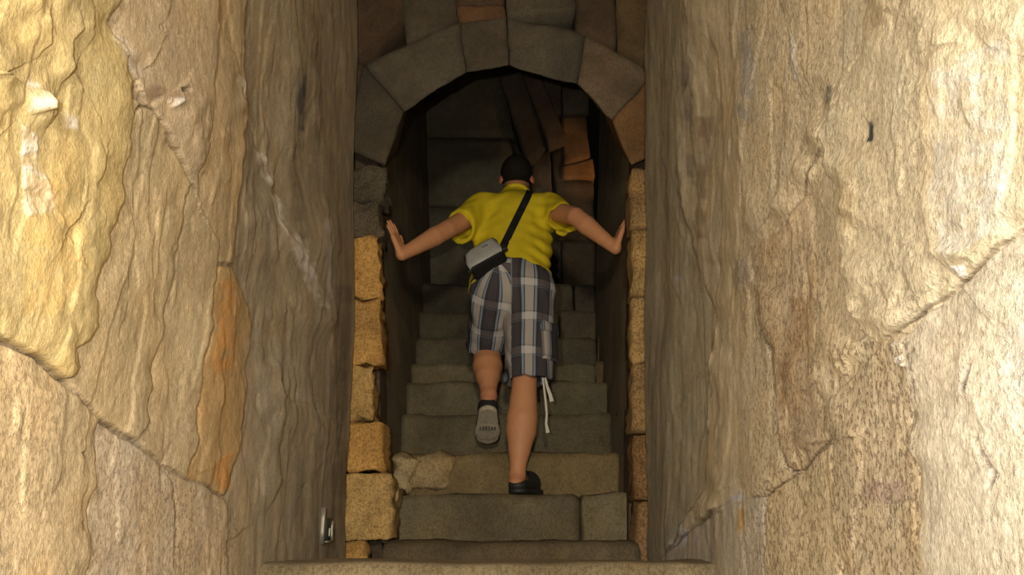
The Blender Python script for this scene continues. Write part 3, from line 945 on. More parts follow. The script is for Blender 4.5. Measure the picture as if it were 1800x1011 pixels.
class Field:
    def __init__(self, lo, hi, h):
        self.h = h
        self.lo = np.array(lo, float)
        self.n = np.ceil((np.array(hi) - self.lo) / h).astype(int) + 1
        self.F = np.full(self.n, 0.2, np.float32)

    def window(self, lo, hi):
        a = np.clip(np.floor((lo - self.lo) / self.h).astype(int), 0, self.n)
        b = np.clip(np.ceil((hi - self.lo) / self.h).astype(int) + 1, 0, self.n)
        sl = tuple(slice(x, y) for x, y in zip(a, b))
        ax = [self.lo[i] + self.h * np.arange(a[i], b[i]) for i in range(3)]
        G = np.meshgrid(*ax, indexing='ij', sparse=True)
        return sl, [g.astype(np.float32) for g in G]

    def add(self, d, sl, k):
        f = self.F[sl]
        if k <= 0:
            self.F[sl] = np.minimum(f, d)
        else:
            hh = np.clip(0.5 + 0.5 * (f - d) / k, 0, 1)
            self.F[sl] = f + (d - f) * hh - k * hh * (1 - hh)

    def sub(self, d, sl):
        self.F[sl] = np.maximum(self.F[sl], -d)

    def cap(self, a, b, ra, rb=None, k=0.02, flat=None, cut=False, clip=None):
        """tapered capsule; flat=(axis, factor) thins it along an axis; clip=[(point, outward normal)]"""
        rb = ra if rb is None else rb
        a, b = np.asarray(a, float), np.asarray(b, float)
        m = max(ra, rb) + k + 0.03
        sl, (x, y, z) = self.window(np.minimum(a, b) - m, np.maximum(a, b) + m)
        p = [x - a[0], y - a[1], z - a[2]]
        ab = b - a
        sc = 1.0
        if flat is not None:
            ax, fac = unit(flat[0]), flat[1]
            dt = (p[0] * ax[0] + p[1] * ax[1] + p[2] * ax[2]) * (fac - 1)
            p = [p[i] + dt * ax[i] for i in range(3)]
            ab = ab + (ab @ ax) * (fac - 1) * ax
            sc = 1.0 / math.sqrt(fac)
        L2 = max(ab @ ab, 1e-9)
        t = np.clip((p[0] * ab[0] + p[1] * ab[1] + p[2] * ab[2]) / L2, 0, 1)
        d = np.sqrt((p[0] - t * ab[0]) ** 2 + (p[1] - t * ab[1]) ** 2 + (p[2] - t * ab[2]) ** 2) - (ra + t * (rb - ra))
        d = (d * sc).astype(np.float32)
        for (q, nn) in (clip or []):
            nn = unit(nn)
            d = np.maximum(d, (x - q[0]) * nn[0] + (y - q[1]) * nn[1] + (z - q[2]) * nn[2])
        if cut:
            self.sub(d, sl)
        else:
            self.add(d, sl, k)

    def ell(self, c, axes, rad, k=0.02, cut=False):
        c = np.asarray(c, float)
        m = max(rad) + k + 0.03
        sl, (x, y, z) = self.window(c - m, c + m)
        q = 0
        for ax, r in zip(axes, rad):
            q = q + (((x - c[0]) * ax[0] + (y - c[1]) * ax[1] + (z - c[2]) * ax[2]) / r) ** 2
        d = ((np.sqrt(q) - 1) * min(rad)).astype(np.float32)
        if cut:
            self.sub(d, sl)
        else:
            self.add(d, sl, k)

    def plane(self, q, nn):
        nn = unit(nn)
        G = [self.lo[i] + self.h * np.arange(self.n[i]) for i in range(3)]
        x, y, z = np.meshgrid(*G, indexing='ij', sparse=True)
        d = (x - q[0]) * nn[0] + (y - q[1]) * nn[1] + (z - q[2]) * nn[2]
        self.F = np.maximum(self.F, d.astype(np.float32))

    def warp(self, fn, band=0.03):
        """add fn(x,y,z) near the surface (folds, creases)"""
        ii = np.nonzero(np.abs(self.F) < band)
        x, y, z = [self.lo[i] + self.h * ii[i] for i in range(3)]
        self.F[ii] += fn(x, y, z).astype(np.float32)

    def at(self, p):
        g = (np.asarray(p) - self.lo) / self.h
        i = np.clip(np.round(g).astype(int), 0, self.n - 1)
        return float(self.F[tuple(i)])

    def surface(self):
        Fd, h = self.F, self.h
        ins = Fd < 0
        nx, ny, nz = Fd.shape
        cnt = np.zeros((nx - 1, ny - 1, nz - 1), np.uint8)
        corners = [(i, j, k) for i in (0, 1) for j in (0, 1) for k in (0, 1)]
        for (i, j, k) in corners:
            cnt += ins[i:nx - 1 + i, j:ny - 1 + j, k:nz - 1 + k]
        act = np.nonzero((cnt > 0) & (cnt < 8))
        I = np.full(cnt.shape, -1, np.int32)
        I[act] = np.arange(len(act[0]))
        val = {c: Fd[act[0] + c[0], act[1] + c[1], act[2] + c[2]] for c in corners}
        acc = np.zeros((len(act[0]), 3))
        num = np.zeros(len(act[0]))
        for c in corners:
            for ax in range(3):
                if c[ax] == 0:
                    d = list(c)
                    d[ax] = 1
                    a, b = val[c], val[tuple(d)]
                    m = (a < 0) != (b < 0)
                    t = np.where(m, a / np.where(m, a - b, 1), 0)
                    p = np.tile(np.array(c, float), (len(t), 1))
                    p[:, ax] += t
                    acc += p * m[:, None]
                    num += m
        co = self.lo + h * (np.stack(act, 1) + acc / num[:, None])
        quads = []
        for ax in range(3):
            s0 = [slice(None)] * 3
            s1 = [slice(None)] * 3
            s0[ax] = slice(0, -1)
            s1[ax] = slice(1, None)
            A, B = ins[tuple(s0)], ins[tuple(s1)]
            e = np.nonzero(A != B)
            u, v = [i for i in range(3) if i != ax]
            ok = (e[u] > 0) & (e[v] > 0) & (e[u] < Fd.shape[u] - 1) & (e[v] < Fd.shape[v] - 1)
            e = [x[ok] for x in e]
            inside = A[tuple(e)]

            def cell(du, dv):
                q = list(e)
                q[u] = q[u] + du
                q[v] = q[v] + dv
                return I[tuple(q)]
            f = np.stack([cell(-1, -1), cell(0, -1), cell(0, 0), cell(-1, 0)], 1)
            flip = inside if ax != 1 else ~inside
            f = np.where(flip[:, None], f, f[:, ::-1])
            quads.append(f)
        return co, np.concatenate(quads)


def smooth_mesh(co, quads, it=2, lam=0.5):
    e = np.concatenate([quads[:, [0, 1]], quads[:, [1, 2]], quads[:, [2, 3]], quads[:, [3, 0]]])
    for _ in range(it):
        s = np.zeros_like(co)
        c = np.zeros(len(co))
        for ax in range(3):
            s[:, ax] = np.bincount(e[:, 0], co[e[:, 1], ax], len(co)) + np.bincount(e[:, 1], co[e[:, 0], ax], len(co))
        c = np.bincount(e[:, 0], minlength=len(co)) + np.bincount(e[:, 1], minlength=len(co))
        co = co + lam * (s / np.maximum(c, 1)[:, None] - co)
    return co


XA = np.array([1.0, 0, 0])
ROOT = P(912, 866, 3.66)
person = empty('person', V(ROOT))
tag(person, 'person in yellow shirt and plaid shorts climbing the stair, hands on both walls', 'person')
PM = Matrix.Translation(-V(ROOT))


def under(o, parent=None):
    """parts are made in world coordinates; hang them under the person (or one of the parts)"""
    o.parent = parent or person
    o.matrix_parent_inverse = PM if (parent is None) else Matrix.Identity(4)
    return o


# joints
pel = P(899, 500, 3.76)
hipL, hipR = P(868, 520, 3.76), P(930, 520, 3.75)
chest = P(903, 395, 3.92)
neck = P(907, 340, 4.02)
shL, shR = P(845, 371, 3.90), P(968, 370, 3.90)
elL, elR = P(786, 404, 3.68), P(1012, 381, 3.66)
wrL, wrR = P(706, 448, 3.50), P(1082, 437, 3.53)
kneeR, calfR, ankR = P(922, 672, 3.70), P(918, 735, 3.675), P(909, 838, 3.65)
kneeL, calfL, ankL = P(856, 598, 4.00), P(857, 645, 3.87), P(859, 697, 3.73)
heelR, ballR = P(907, 851, 3.62), P(926, 856, 3.81)
heelL = P(858, 708, 3.70)
footdirL = unit((-0.03, 0.87, -0.49))
ballL = heelL + footdirL * 0.185
tors = unit(neck - pel)
tn = unit(np.cross(XA, tors))                 # out of the chest (away from the camera)
headc = P(908, 307, 4.10)
hup = unit((0.0, 0.45, 0.89))
hfw = unit(np.cross(hup, XA) * -1)
hfw = hfw if hfw[1] > 0 else -hfw

# ---- skin: one continuous body
B = Field((-0.64, 3.34, EYE + 0.06), (0.60, 4.30, EYE + 2.02), 0.0060)
B.cap(pel, chest, 0.135, 0.15, 0.03, flat=(tn, 1.5))
B.cap(shL, shR, 0.058, None, 0.05)
B.cap(chest, neck, 0.10, 0.058, 0.05, flat=(tn, 1.2))
B.cap(neck, headc, 0.056, 0.058, 0.02)
B.ell(headc, (XA, hfw, hup), (0.077, 0.094, 0.105), 0.02)
# face: jaw, nose, brow, lips, eye sockets
jaw = headc + hfw * 0.035 - hup * 0.065
B.ell(jaw, (XA, hfw, hup), (0.055, 0.055, 0.055), 0.03)
B.cap(headc + hfw * 0.086 + hup * 0.012, headc + hfw * 0.112 - hup * 0.030, 0.009, 0.014, 0.012)
B.cap(headc + hfw * 0.080 + hup * 0.03 - XA * 0.035, headc + hfw * 0.080 + hup * 0.03 + XA * 0.035, 0.012, None, 0.012)
B.cap(headc + hfw * 0.088 - hup * 0.058 - XA * 0.02, headc + hfw * 0.088 - hup * 0.058 + XA * 0.02, 0.007, None, 0.008)
for sg in (-1, 1):
    B.ell(headc + hfw * 0.094 + hup * 0.008 + XA * sg * 0.032, (XA, hfw, hup), (0.014, 0.012, 0.009), 0.0, cut=True)
    ear = headc - hup * 0.042 + XA * sg * 0.081 - hfw * 0.004
    B.ell(ear, (unit(XA * 0.8 - hfw * sg * 0.55), unit(hfw * 0.8 + XA * sg * 0.5), hup), (0.008, 0.021, 0.033), 0.006)
# arms
for sh, el, wr in ((shL, elL, wrL), (shR, elR, wrR)):
    B.cap(sh, el, 0.052, 0.043, 0.02)
    mid = el + (wr - el) * 0.3
    B.cap(el, mid, 0.042, 0.044, 0.006)
    B.cap(mid, el + (wr - el) * 0.7, 0.044, 0.034, 0.004)
    B.cap(el + (wr - el) * 0.7, wr, 0.034, 0.027, 0.004)


def hand(wrist, fdir, back, thumb, curl, spread):
    """palm with four unequal, bent fingers and a thumb off its side; back = direction of the back of the hand"""
    fdir, back, thumb = unit(fdir), unit(back), unit(thumb)
    offs = (-0.030, -0.010, 0.011, 0.030)          # little finger .. index along the thumb direction
    lens = (0.056, 0.071, 0.078, 0.070)
    rads = (0.0078, 0.0088, 0.0092, 0.0090)
    mcl = (0.082, 0.090, 0.094, 0.090)
    for o, ln, r, m in zip(offs, lens, rads, mcl):
        base = wrist + thumb * o * 0.55
        kn = wrist + fdir * m + thumb * o
        B.cap(base, kn, 0.0135, 0.0115, 0.012)
        d = unit(fdir + thumb * o * spread)
        p = kn
        for s_, f_ in enumerate((0.44, 0.32, 0.24)):
            c = curl * (s_ + 1) * 0.5
            d2 = unit(d * math.cos(c) - back * math.sin(c))
            q = p + d2 * ln * f_
            B.cap(p, q, r * (1 - 0.08 * s_), r * (1 - 0.08 * (s_ + 1)), 0.003)
            p = q
    t0 = wrist + fdir * 0.018 + thumb * 0.020
    t1 = t0 + fdir * 0.030 + thumb * 0.028 - back * 0.004
    t2 = t1 + fdir * 0.032 + thumb * 0.014
    t3 = t2 + fdir * 0.026 + thumb * 0.004
    B.cap(t0, t1, 0.0150, 0.0120, 0.012)
    B.cap(t1, t2, 0.0110, 0.0098, 0.004)
    B.cap(t2, t3, 0.0098, 0.0085, 0.003)


hand(wrL, (-0.335, -0.02, 0.94), (0.88, -0.36, 0.30), (0.33, 0.94, 0.12), 0.10, 5.0)
hand(wrR, (0.30, 0.10, 0.94), (-0.93, -0.25, 0.30), (-0.2, 0.97, 0.0), 0.22, 5.0)
# legs
def limb(pts):
    for (a, ra), (b, rb) in zip(pts[:-1], pts[1:]):
        B.cap(a, b, ra, rb, 0.004)


def lerp(a, b, t):
    return a + (b - a) * t


limb([(hipR, 0.080), (kneeR, 0.054), (lerp(kneeR, calfR, 0.5), 0.059), (calfR, 0.067), (lerp(calfR, ankR, 0.22), 0.066), (lerp(calfR, ankR, 0.55), 0.048),
      (lerp(calfR, ankR, 0.82), 0.035), (ankR, 0.032), (heelR, 0.033)])
B.cap(ankR, ballR, 0.032, 0.030, 0.02)
limb([(hipL, 0.080), (kneeL, 0.056), (lerp(kneeL, calfL, 0.5), 0.063), (calfL, 0.069), (lerp(calfL, ankL, 0.35), 0.056), (lerp(calfL, ankL, 0.7), 0.040),
      (ankL, 0.034), (heelL, 0.033)])
B.cap(ankL, ballL, 0.032, 0.030, 0.02)
B.plane((0, 0, RZ[1] + 0.012), (0, 0, -1))
co, q = B.surface()
co = smooth_mesh(co, q, 2, 0.4)
t = np.tile(np.array([0.54, 0.265, 0.135]), (len(co), 1))
for sg in (-1, 1):
    e_ = headc - hup * 0.042 + XA * sg * 0.081
    d_ = np.linalg.norm(co - e_, axis=1)
    t = np.where((d_ < 0.042)[:, None], np.array([0.50, 0.18, 0.125]), t)
for c_, r_ in ((elL, 0.06), (elR, 0.06), (heelR, 0.05), (ankL, 0.05), (heelL, 0.05)):
    a_ = np.clip(1 - np.linalg.norm(co - c_, axis=1) / r_, 0, 1)[:, None] * 0.6
    t = t * (1 - a_) + np.array([0.46, 0.17, 0.11]) * a_
under(mesh_np('body', co, q, SKIN, None, True, {'tint': t}))

# ---- hair: close-cropped cap over the crown and the back of the head
H = Field(headc - 0.16, headc + 0.16, 0.005)
H.ell(headc + hup * 0.002 - hfw * 0.001, (XA, hfw, hup), (0.0830, 0.0995, 0.110), 0.0)
H.cap(neck + (headc - neck) * 0.15 - hfw * 0.008, headc - hfw * 0.01, 0.054, 0.064, 0.02)
H.plane(headc + hfw * 0.050 + hup * 0.02, unit(hfw * 0.92 - hup * 0.40))
H.plane(headc - hup * 0.110 - hfw * 0.05, unit(-hup + hfw * 0.75))
H.warp(lambda x, y, z: 0.0022 * vnoise(x * 190, y * 190, z * 190, 3))
co, q = H.surface()
under(mesh_np('hair', co, q, HAIRM, None, True))

# ---- shirt
S = Field((-0.40, 3.46, EYE + 0.95), (0.36, 4.20, EYE + 1.86), 0.0060)
hemc = P(899, 496, 3.70)
S.cap(P(897, 512, 3.745), chest, 0.188, 0.180, 0.03, flat=(tn, 1.42))
S.cap(shL + tors * 0.004, shR + tors * 0.004, 0.078, None, 0.05)
S.cap(chest, neck - tors * 0.045, 0.12, 0.078, 0.05, flat=(tn, 1.1))
hem_n = unit(-tors + XA * 0.10)
S.plane(hemc, hem_n)
sl = {}
for nm, sh, el, fr in (('L', shL, elL, 0.62), ('R', shR, elR, 0.60)):
    end = sh + (el - sh) * fr
    ax = unit(el - sh)
    dn = np.array([0, 0, -0.014])
    S.cap(sh, end + ax * 0.06 + dn * 2.2, 0.072, 0.074, 0.035, clip=[(end, unit(ax + np.array([0, 0, 0.25])))])
    S.cap(end - ax * 0.035 + dn * 1.6, end + ax * 0.1 + dn * 2.2, 0.060, 0.063, 0, cut=True)
    sl[nm] = (end, ax)


def shirt_folds(x, y, z):
    u = (x * 0.80 + z * 0.62)
    v = (-x * 0.62 + z * 0.80)
    a = 0.011 * fbm(u * 5, y * 4, v * 17, 2, 5)
    zz = (z - EYE - 1.05) / 0.6
    b = 0.009 * np.sin((x * 0.35 + z) * 95 + 3 * fbm(x * 6, y * 6, z * 6, 2, 8)) * np.clip(1 - zz, 0, 1) * np.clip((x - 0.02) * 8, 0, 1)
    c = 0.008 * fbm(x * 22, y * 12, z * 8, 2, 15)
    return a + b + c


S.warp(shirt_folds)
co, q = S.surface()
co = smooth_mesh(co, q, 2, 0.5)
shirt = under(mesh_np('shirt', co, q, YELLOW, None, True))
# neckband
K = Field(neck - 0.13, neck + 0.13, 0.004)
kn = unit(tors * 0.9 + np.array([0, 0.25, 0.1]))
kx = XA
ky = unit(np.cross(kn, kx))
kc = neck - tors * 0.022
for i in range(24):
    a0, a1 = 2 * math.pi * i / 24, 2 * math.pi * (i + 1) / 24
    K.cap(kc + kx * 0.066 * math.cos(a0) + ky * 0.066 * math.sin(a0), kc + kx * 0.066 * math.cos(a1) + ky * 0.066 * math.sin(a1), 0.011, None, 0.004)
co, q = K.surface()
under(mesh_np('neckband', co, q, YELLOW, None, True), shirt)

# ---- shorts
T = Field((-0.26, 3.50, EYE + 0.55), (0.30, 4.16, EYE + 1.22), 0.0060)
waist = P(899, 482, 3.75)
hemR, hemL = P(930, 672, 3.70), P(857, 612, 3.955)
legR, legL = unit(hemR - hipR), unit(hemL - hipL)
T.cap(P(872, 505, 3.75), P(928, 508, 3.745), 0.122, None, 0.03)
T.cap(waist, pel, 0.15, 0.16, 0.03, flat=(tn, 1.3))
T.cap(hipR, hemR + legR * 0.08, 0.118, 0.104, 0.025, clip=[(hemR, unit(legR + XA * 0.06))])
T.cap(hipL, hemL + legL * 0.08, 0.114, 0.096, 0.012, clip=[(hemL, legL)])
T.cap(hemR - legR * 0.06, hemR + legR * 0.1, 0.086, 0.09, 0, cut=True)
T.cap(hemL - legL * 0.06, hemL + legL * 0.1, 0.080, 0.084, 0, cut=True)
T.plane(waist, unit(tors))


def short_folds(x, y, z):
    a = 0.010 * fbm(x * 18, y * 10, z * 6, 2, 33)
    left = np.clip((-x + 0.0) * 12, 0, 1) * np.clip((EYE + 0.95 - z) * 6, 0, 1)
    b = left * 0.020 * fbm(x * 14, y * 9, z * 24, 2, 37)
    return a + b + 0.004 * fbm(x * 8, y * 20, z * 18, 2, 41)


T.warp(short_folds)
co, q = T.surface()
co = smooth_mesh(co, q, 3, 0.5)
xm = 0.5 * (hipL[0] + hipR[0])
rt = co[:, 0] > xm + 0.2 * (co[:, 2] - hipL[2]) * 0
pu = np.zeros(len(co))
pv = np.zeros(len(co))
for m, hp, ax, off in ((rt, hipR, legR, 0.000), (~rt, hipL, legL, 0.062)):
    rel = co[m] - hp
    al = rel @ ax
    perp = rel - al[:, None] * ax
    bk = unit(np.array([0, -1, 0]) - ax * (-ax[1]))
    sd = unit(np.cross(ax, bk))
    sd = sd if sd[0] > 0 else -sd
    ang = np.arctan2(perp @ sd, perp @ bk)
    pu[m] = ang * 0.108 + off + 0.012 * al
    pv[m] = al + 0.2
shorts = under(mesh_np('shorts', co, q, PLAID, None, True, {'pu': pu, 'pv': pv}))


# cargo pocket with flap on the right thigh
def soft_panel(name, centre, ux, uy, un, sx, sy, sz, mat, parent, attrs=False, n=10):
    g = np.linspace(-1, 1, n)
    pts, qd = [], []
    idx = {}

    def vid(i, j, k):
        key = (i, j, k)
        if key not in idx:
            idx[key] = len(pts)
            a, b = g[i], g[j]
            edge = (1 - abs(a) ** 5) * (1 - abs(b) ** 5)
            pts.append(centre + ux * a * sx + uy * b * sy + un * (sz * (0.35 + 0.65 * edge) if k else -0.01))
        return idx[key]
    for i in range(n - 1):
        for j in range(n - 1):
            qd.append([vid(i, j, 1), vid(i + 1, j, 1), vid(i + 1, j + 1, 1), vid(i, j + 1, 1)])
            qd.append([vid(i, j, 0), vid(i, j + 1, 0), vid(i + 1, j + 1, 0), vid(i + 1, j, 0)])
    for i in range(n - 1):
        qd.append([vid(i, 0, 0), vid(i + 1, 0, 0), vid(i + 1, 0, 1), vid(i, 0, 1)])
        qd.append([vid(i + 1, n - 1, 0), vid(i, n - 1, 0), vid(i, n - 1, 1), vid(i + 1, n - 1, 1)])
        qd.append([vid(0, i + 1, 0), vid(0, i, 0), vid(0, i, 1), vid(0, i + 1, 1)])
        qd.append([vid(n - 1, i, 0), vid(n - 1, i + 1, 0), vid(n - 1, i + 1, 1), vid(n - 1, i, 1)])
    pts = np.array(pts)
    at = None
    if attrs:
        at = {'pu': (pts - centre) @ ux + 0.045, 'pv': -(pts - centre) @ uy + 0.1}
    return mesh_np(name, pts, qd, mat, None, True, at)


po_n = unit((0.86, -0.52, 0.05))
po_u = unit(np.cross((0, 0, 1), po_n))
po_v = unit(np.cross(po_n, po_u))
poc = hipR + legR * 0.245 + po_n * 0.106
pk = under(soft_panel('cargo_pocket', poc, po_u, po_v, po_n, 0.062, 0.078, 0.016, PLAID, None, True), shorts)
under(soft_panel('pocket_flap', poc + po_v * 0.066 + po_n * 0.008, po_u, po_v, po_n, 0.066, 0.024, 0.014, PLAID, None, True), shorts)


def ribbon(name, pts, width, thick, mat, side=None, normal=None):
    pts = [np.asarray(p, float) for p in pts]
    n = len(pts)
    vs, qd = [], []
    for i in range(n):
        tg = unit(pts[min(i + 1, n - 1)] - pts[max(i - 1, 0)])
        nn = np.asarray(normal[i] if normal is not None else (0, -1, 0), float)
        sd = unit(np.cross(tg, nn))
        nn = unit(np.cross(sd, tg))
        wd = width[i] if hasattr(width, '__len__') else width
        for a, b in ((-1, -1), (1, -1), (1, 1), (-1, 1)):
            vs.append(pts[i] + sd * a * wd / 2 + nn * b * thick / 2)
        if i:
            o = (i - 1) * 4
            for k in range(4):
                qd.append([o + k, o + (k + 1) % 4, o + 4 + (k + 1) % 4, o + 4 + k])
    qd.append([3, 2, 1, 0])
    o = (n - 1) * 4
    qd.append([o, o + 1, o + 2, o + 3])
    return mesh_np(name, vs, qd, mat, None, False)


# hem cords
hs = P(955, 668, 3.60)
c1 = [P(a, b, 3.60) for a, b in ((954, 664), (956, 680), (959, 705), (961, 728), (960, 745), (963, 761))]
c2 = [P(a, b, 3.60) for a, b in ((958, 664), (962, 680), (967, 694), (970, 706))]
under(ribbon('hem_cord', c1, [0.007, 0.008, 0.009, 0.009, 0.010, 0.016], 0.003, CORD), shorts)
under(ribbon('hem_cord', c2, [0.008, 0.012, 0.015, 0.017], 0.003, CORD), shorts)

# ---- shoes: black open-heeled slip-ons
def shoe(heel, fdir, up, lo_hi, solecut):
    """returns (upper, sole) distance fields; heel = underside of the heel"""
    fdir, up = unit(fdir), unit(up)
    sd = unit(np.cross(fdir, up))
    lo, hi = lo_hi
    U = Field(lo, hi, 0.0045)
    toe = heel + fdir * 0.215
    ballp = heel + fdir * 0.165
    U.cap(heel + up * 0.022 + fdir * 0.03, ballp + up * 0.030, 0.040, 0.048, 0.0)
    U.cap(ballp + up * 0.030, toe + up * 0.022, 0.048, 0.036, 0.02)
    U.cap(heel + fdir * 0.085 + up * 0.05, ballp + up * 0.045, 0.038, 0.040, 0.02)
    U.plane(heel + up * 0.006, -up)
    # the foot's opening
    U.cap(heel + up * 0.052 + fdir * 0.02, heel + up * 0.050 + fdir * 0.11, 0.033, 0.035, 0, cut=True)
    U.cap(heel + up * 0.09 - fdir * 0.02, heel + up * 0.09 + fdir * 0.05, 0.062, 0.05, 0, cut=True)
    Sx = Field(lo, hi, 0.0045)
    fl = (up, 2.6)
    Sx.cap(heel + fdir * 0.035, ballp, 0.041, 0.053, 0.01, flat=(up, 1.0), clip=[(heel + up * 0.010, up), (heel - up * 0.012, -up)])
    Sx.cap(ballp, toe - fdir * 0.010, 0.055, 0.051, 0.01, clip=[(heel + up * 0.010, up), (heel - up * 0.012, -up)])
    return U, Sx


hR = np.array([heelR[0] - 0.002, heelR[1] - 0.035, RZ[1] + 0.014])
fR = unit((0.34, 0.94, 0.0))
U, Sx = shoe(hR, fR, (0, 0, 1), (hR - 0.12, hR + np.array([0.28, 0.36, 0.16])), 0)
co, q = U.surface()
sh_r = under(mesh_np('shoe', smooth_mesh(co, q, 2), q, BLACKR, None, True))
co, q = Sx.surface()
under(mesh_np('sole', co, q, BLACKR, None, True), sh_r)

upL = unit(np.cross(np.cross(footdirL, (0, 0.49, 0.87)), footdirL))
hL = heelL - upL * 0.040 - footdirL * 0.02
U, Sx = shoe(hL, footdirL, upL, (hL - np.array([0.12, 0.12, 0.30]), hL + np.array([0.12, 0.34, 0.14])), 0)
# heel strap
U2 = U
co, q = U2.surface()
sh_l = under(mesh_np('shoe', smooth_mesh(co, q, 2), q, BLACKR, None, True))
sdL = unit(np.cross(footdirL, upL))
hsp, hsn = [], []
for i in range(13):
    a = math.pi * (i / 12.0)
    pnt = hL + upL * 0.024 + footdirL * (0.045 - 0.054 * math.sin(a)) + sdL * 0.043 * math.cos(a)
    hsp.append(pnt)
    hsn.append(unit(sdL * math.cos(a) - footdirL * math.sin(a)))
under(ribbon('heel_strap', hsp, 0.030, 0.005, BLACKR, normal=hsn), sh_l)
co, q = Sx.surface()
sole_l = under(mesh_np('sole', co, q, RUBBER, None, True), sh_l)
sole_l['label'] = 'worn grey rubber sole'
# raised tread marks across the ball of the sole
vs, qd = [], []
for i, (w0, hgt) in enumerate(((0.006, 0.024), (0.007, 0.028), (0.009, 0.022), (0.006, 0.028), (0.008, 0.022), (0.006, 0.026))):
    c = hL + footdirL * (0.132) + sdL * (-0.032 + i * 0.0128) - upL * 0.0155
    o = len(vs)
    for a in (-1, 1):
        for b in (-1, 1):
            for d in (-1, 1):
                vs.append(c + sdL * a * w0 / 2 + footdirL * b * hgt / 2 - upL * d * 0.0016)
    qd += [[o + k for k in f] for f in ((0, 1, 3, 2), (4, 6, 7, 5), (0, 4, 5, 1), (2, 3, 7, 6), (0, 2, 6, 4), (1, 5, 7, 3))]
under(mesh_np('tread_marks', vs, qd, RUBBERD, None, False), sh_l)

# ------------------------------------------------------------------ shoulder bag
def back_Y(px, py, clear=0.006):
    """where the line of sight through a pixel meets the shirt (or shorts)"""
    y = 3.48
    while y < 4.2:
        p = P(px, py, y)
        d = 1.0
        for fld in (S, T):
            if np.all(p > fld.lo) and np.all(p < fld.lo + fld.h * (fld.n - 1)):
                d = min(d, fld.at(p))
        if d < clear:
            return y
        y += 0.003
    return 3.8


toCam = unit(CAMP - P(858, 455, 3.6))
yb = back_Y(868, 455) - 0.075
print('bag depth', yb)
L0, L1 = P(826, 474, yb), P(884, 440, yb)
bl = unit(L1 - L0)
pu_ = unit(np.cross(bl, toCam))
pu_ = pu_ if pu_[2] > 0 else -pu_                       # up-left, across the bag in the picture
n1 = unit(toCam * 0.62 + pu_ * 0.78)                    # the grey face
n2 = unit(toCam * 0.78 - pu_ * 0.62)                    # the black underside
BLn, BH, BD = 0.172, 0.122, 0.080
edge = 0.5 * (L0 + L1)                                  # middle of the edge between both faces
bc = edge - n2 * BH / 2 - n1 * BD / 2
bag = empty('shoulder_bag', V(bc))
tag(bag, 'small grey and black shoulder bag slung across the climber\'s back', 'bag')
BM = Matrix.Translation(-V(bc))


def hang(o, parent=None):
    o.parent = parent or bag
    o.matrix_parent_inverse = BM if parent is None else Matrix.Identity(4)
    return o


def rbox(name, c, ax, half, r, mat, n=6, bulge=0.0):
    c8 = [[[c + ax[0] * half[0] * a + ax[1] * half[1] * b + ax[2] * half[2] * d for d in (-1, 1)] for b in (-1, 1)] for a in (-1, 1)]
    return stone_hex(name, c8, None, (1, 1, 1), n=(n, n, n), r=r, amp=0.0012, fs=25, seed=3, mat=mat, vary=0)


hang(rbox('bag_body', bc, (bl, n2, n1), (BLn / 2, BH / 2, BD / 2), 0.42, BLACKN, 12))
# grey front panel with clipped corners, standing just proud of the body
fc = bc + n1 * (BD / 2)
out = [(-0.084, 0.052), (0.080, 0.054), (0.086, 0.030), (0.078, -0.050), (0.050, -0.060), (-0.045, -0.058), (-0.074, -0.040), (-0.087, 0.020)]
vs, qd = [], []
nr = 6
for ring in range(nr + 1):
    s_ = ring / nr
    for (a, b) in out:
        vs.append(fc + bl * a * s_ + n2 * b * s_ + n1 * (0.004 + 0.010 * (1 - s_ ** 3)))
no = len(out)
for ring in range(nr):
    for i in range(no):
        a, b = ring * no + i, ring * no + (i + 1) % no
        qd.append([a, b, b + no, a + no])
base = len(vs)
for (a, b) in out:
    vs.append(fc + bl * a + n2 * b - n1 * 0.028)
for i in range(no):
    a, b = nr * no + i, nr * no + (i + 1) % no
    qd.append([a, b, base + (i + 1) % no, base + i])
gp = hang(mesh_np('front_panel', vs, qd, GREYN, None, True))
gp['label'] = 'light grey nylon front panel'
# small dark stitched mark near the upper edge of the panel
mk = fc + bl * 0.026 - n2 * 0.012 + n1 * 0.0150
vs, qd = [], []
for k, (dx, w0, h0) in enumerate(((-0.010, 0.007, 0.006), (-0.001, 0.006, 0.004), (0.008, 0.007, 0.007))):
    o = len(vs)
    for a, b in ((-1, -1), (1, -1), (1, 1), (-1, 1)):
        vs.append(mk + bl * (dx + a * w0 / 2) + n2 * b * h0 / 2)
    for a, b in ((-1, -1), (1, -1), (1, 1), (-1, 1)):
        vs.append(mk + bl * (dx + a * w0 / 2) + n2 * b * h0 / 2 - n1 * 0.004)
    qd += [[o, o + 1, o + 2, o + 3], [o, o + 4, o + 5, o + 1], [o + 1, o + 5, o + 6, o + 2], [o + 2, o + 6, o + 7, o + 3], [o + 3, o + 7, o + 4, o]]
hang(mesh_np('stitched_mark', vs, qd, DARKP, None, False))
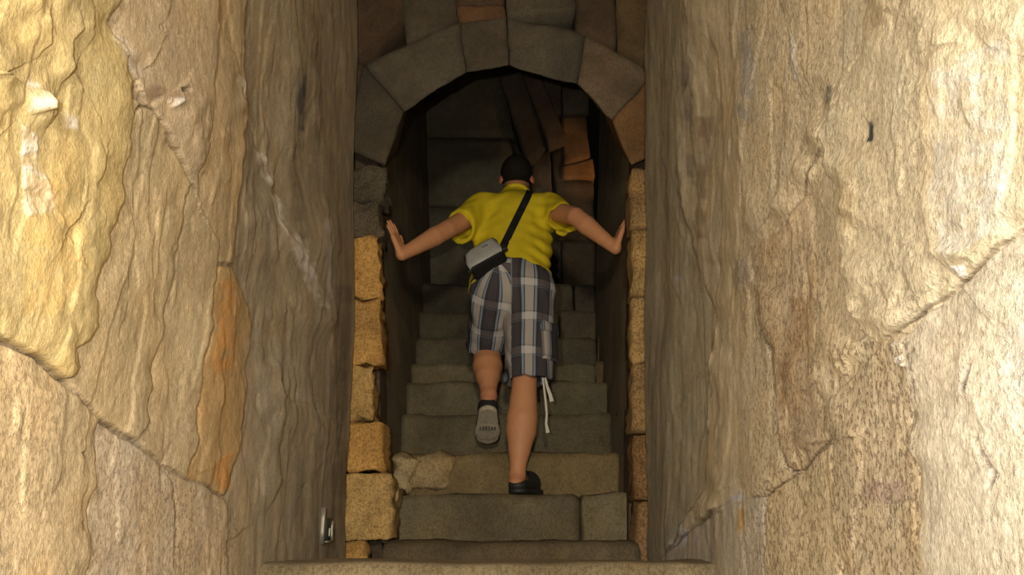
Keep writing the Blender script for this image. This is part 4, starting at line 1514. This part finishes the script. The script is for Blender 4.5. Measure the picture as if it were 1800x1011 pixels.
# strap over the right shoulder
end = bc + bl * (BLn / 2 - 0.002) + n2 * 0.0
pe = project(*end)
sp, sn = [end - bl * 0.01, end + bl * 0.012], [toCam, toCam]
for i in range(1, 15):
    f_ = i / 14.0
    a, b = pe[0] + (932 - pe[0]) * f_, pe[1] + (336 - pe[1]) * f_
    yy = back_Y(a, b, 0.007)
    if i < 3:
        yy = min(yy, end[1] + 0.03 * i)
    sp.append(P(a, b, yy))
    sn.append(toCam)
for dy, dz in ((0.03, 0.012), (0.07, 0.008), (0.11, -0.02), (0.13, -0.07)):
    sp.append(sp[15] + np.array([-0.1 * dy, dy, dz]))
    sn.append(unit((0, -0.3 + dy * 3, 1)))
hang(ribbon('strap', sp, 0.034, 0.004, BLACKN, normal=sn))
hang(rbox('strap_clip', end + bl * 0.008, (bl, n2, n1), (0.016, 0.020, 0.010), 0.3, BLACKR, 4))
lend = bc - bl * (BLn / 2 + 0.004) + n2 * 0.015
hang(rbox('strap_clip', lend, (bl, n2, n1), (0.012, 0.014, 0.008), 0.3, BLACKR, 4))

# ------------------------------------------------------------------ small metal-framed fitting low in the left wall
def on_left(px, py):
    for y in np.linspace(0.8, 3.3, 600):
        p = P(px, py, y)
        if p[0] < xl(p[2] - EYE) + 0.006:
            return p
    return p


fa = on_left(570, 931)
fit = empty('wall_fitting', V(fa))
tag(fit, 'small dark fitting with a bright metal frame, low on the left wall', 'fitting')
FM = Matrix.Translation(-V(fa))
for nm, c, half, mat in (('housing', (0.004, 0.0, 0.0), (0.012, 0.040, 0.036), DARKP),
                         ('frame', (0.016, 0.038, -0.004), (0.006, 0.004, 0.030), METAL), ('frame', (0.014, 0.0, -0.036), (0.006, 0.038, 0.003), METAL),
                         ('lamp_glass', (0.014, 0.000, -0.008), (0.005, 0.010, 0.012), LENS), ('backplate', (0.004, -0.046, 0.012), (0.008, 0.006, 0.055), METAL)):
    o = rbox(nm, fa + np.array(c), (np.array([1.0, 0, 0]), np.array([0, 1.0, 0]), np.array([0, 0, 1.0])), half, 0.2, mat, 3)
    o.parent = fit
    o.matrix_parent_inverse = FM
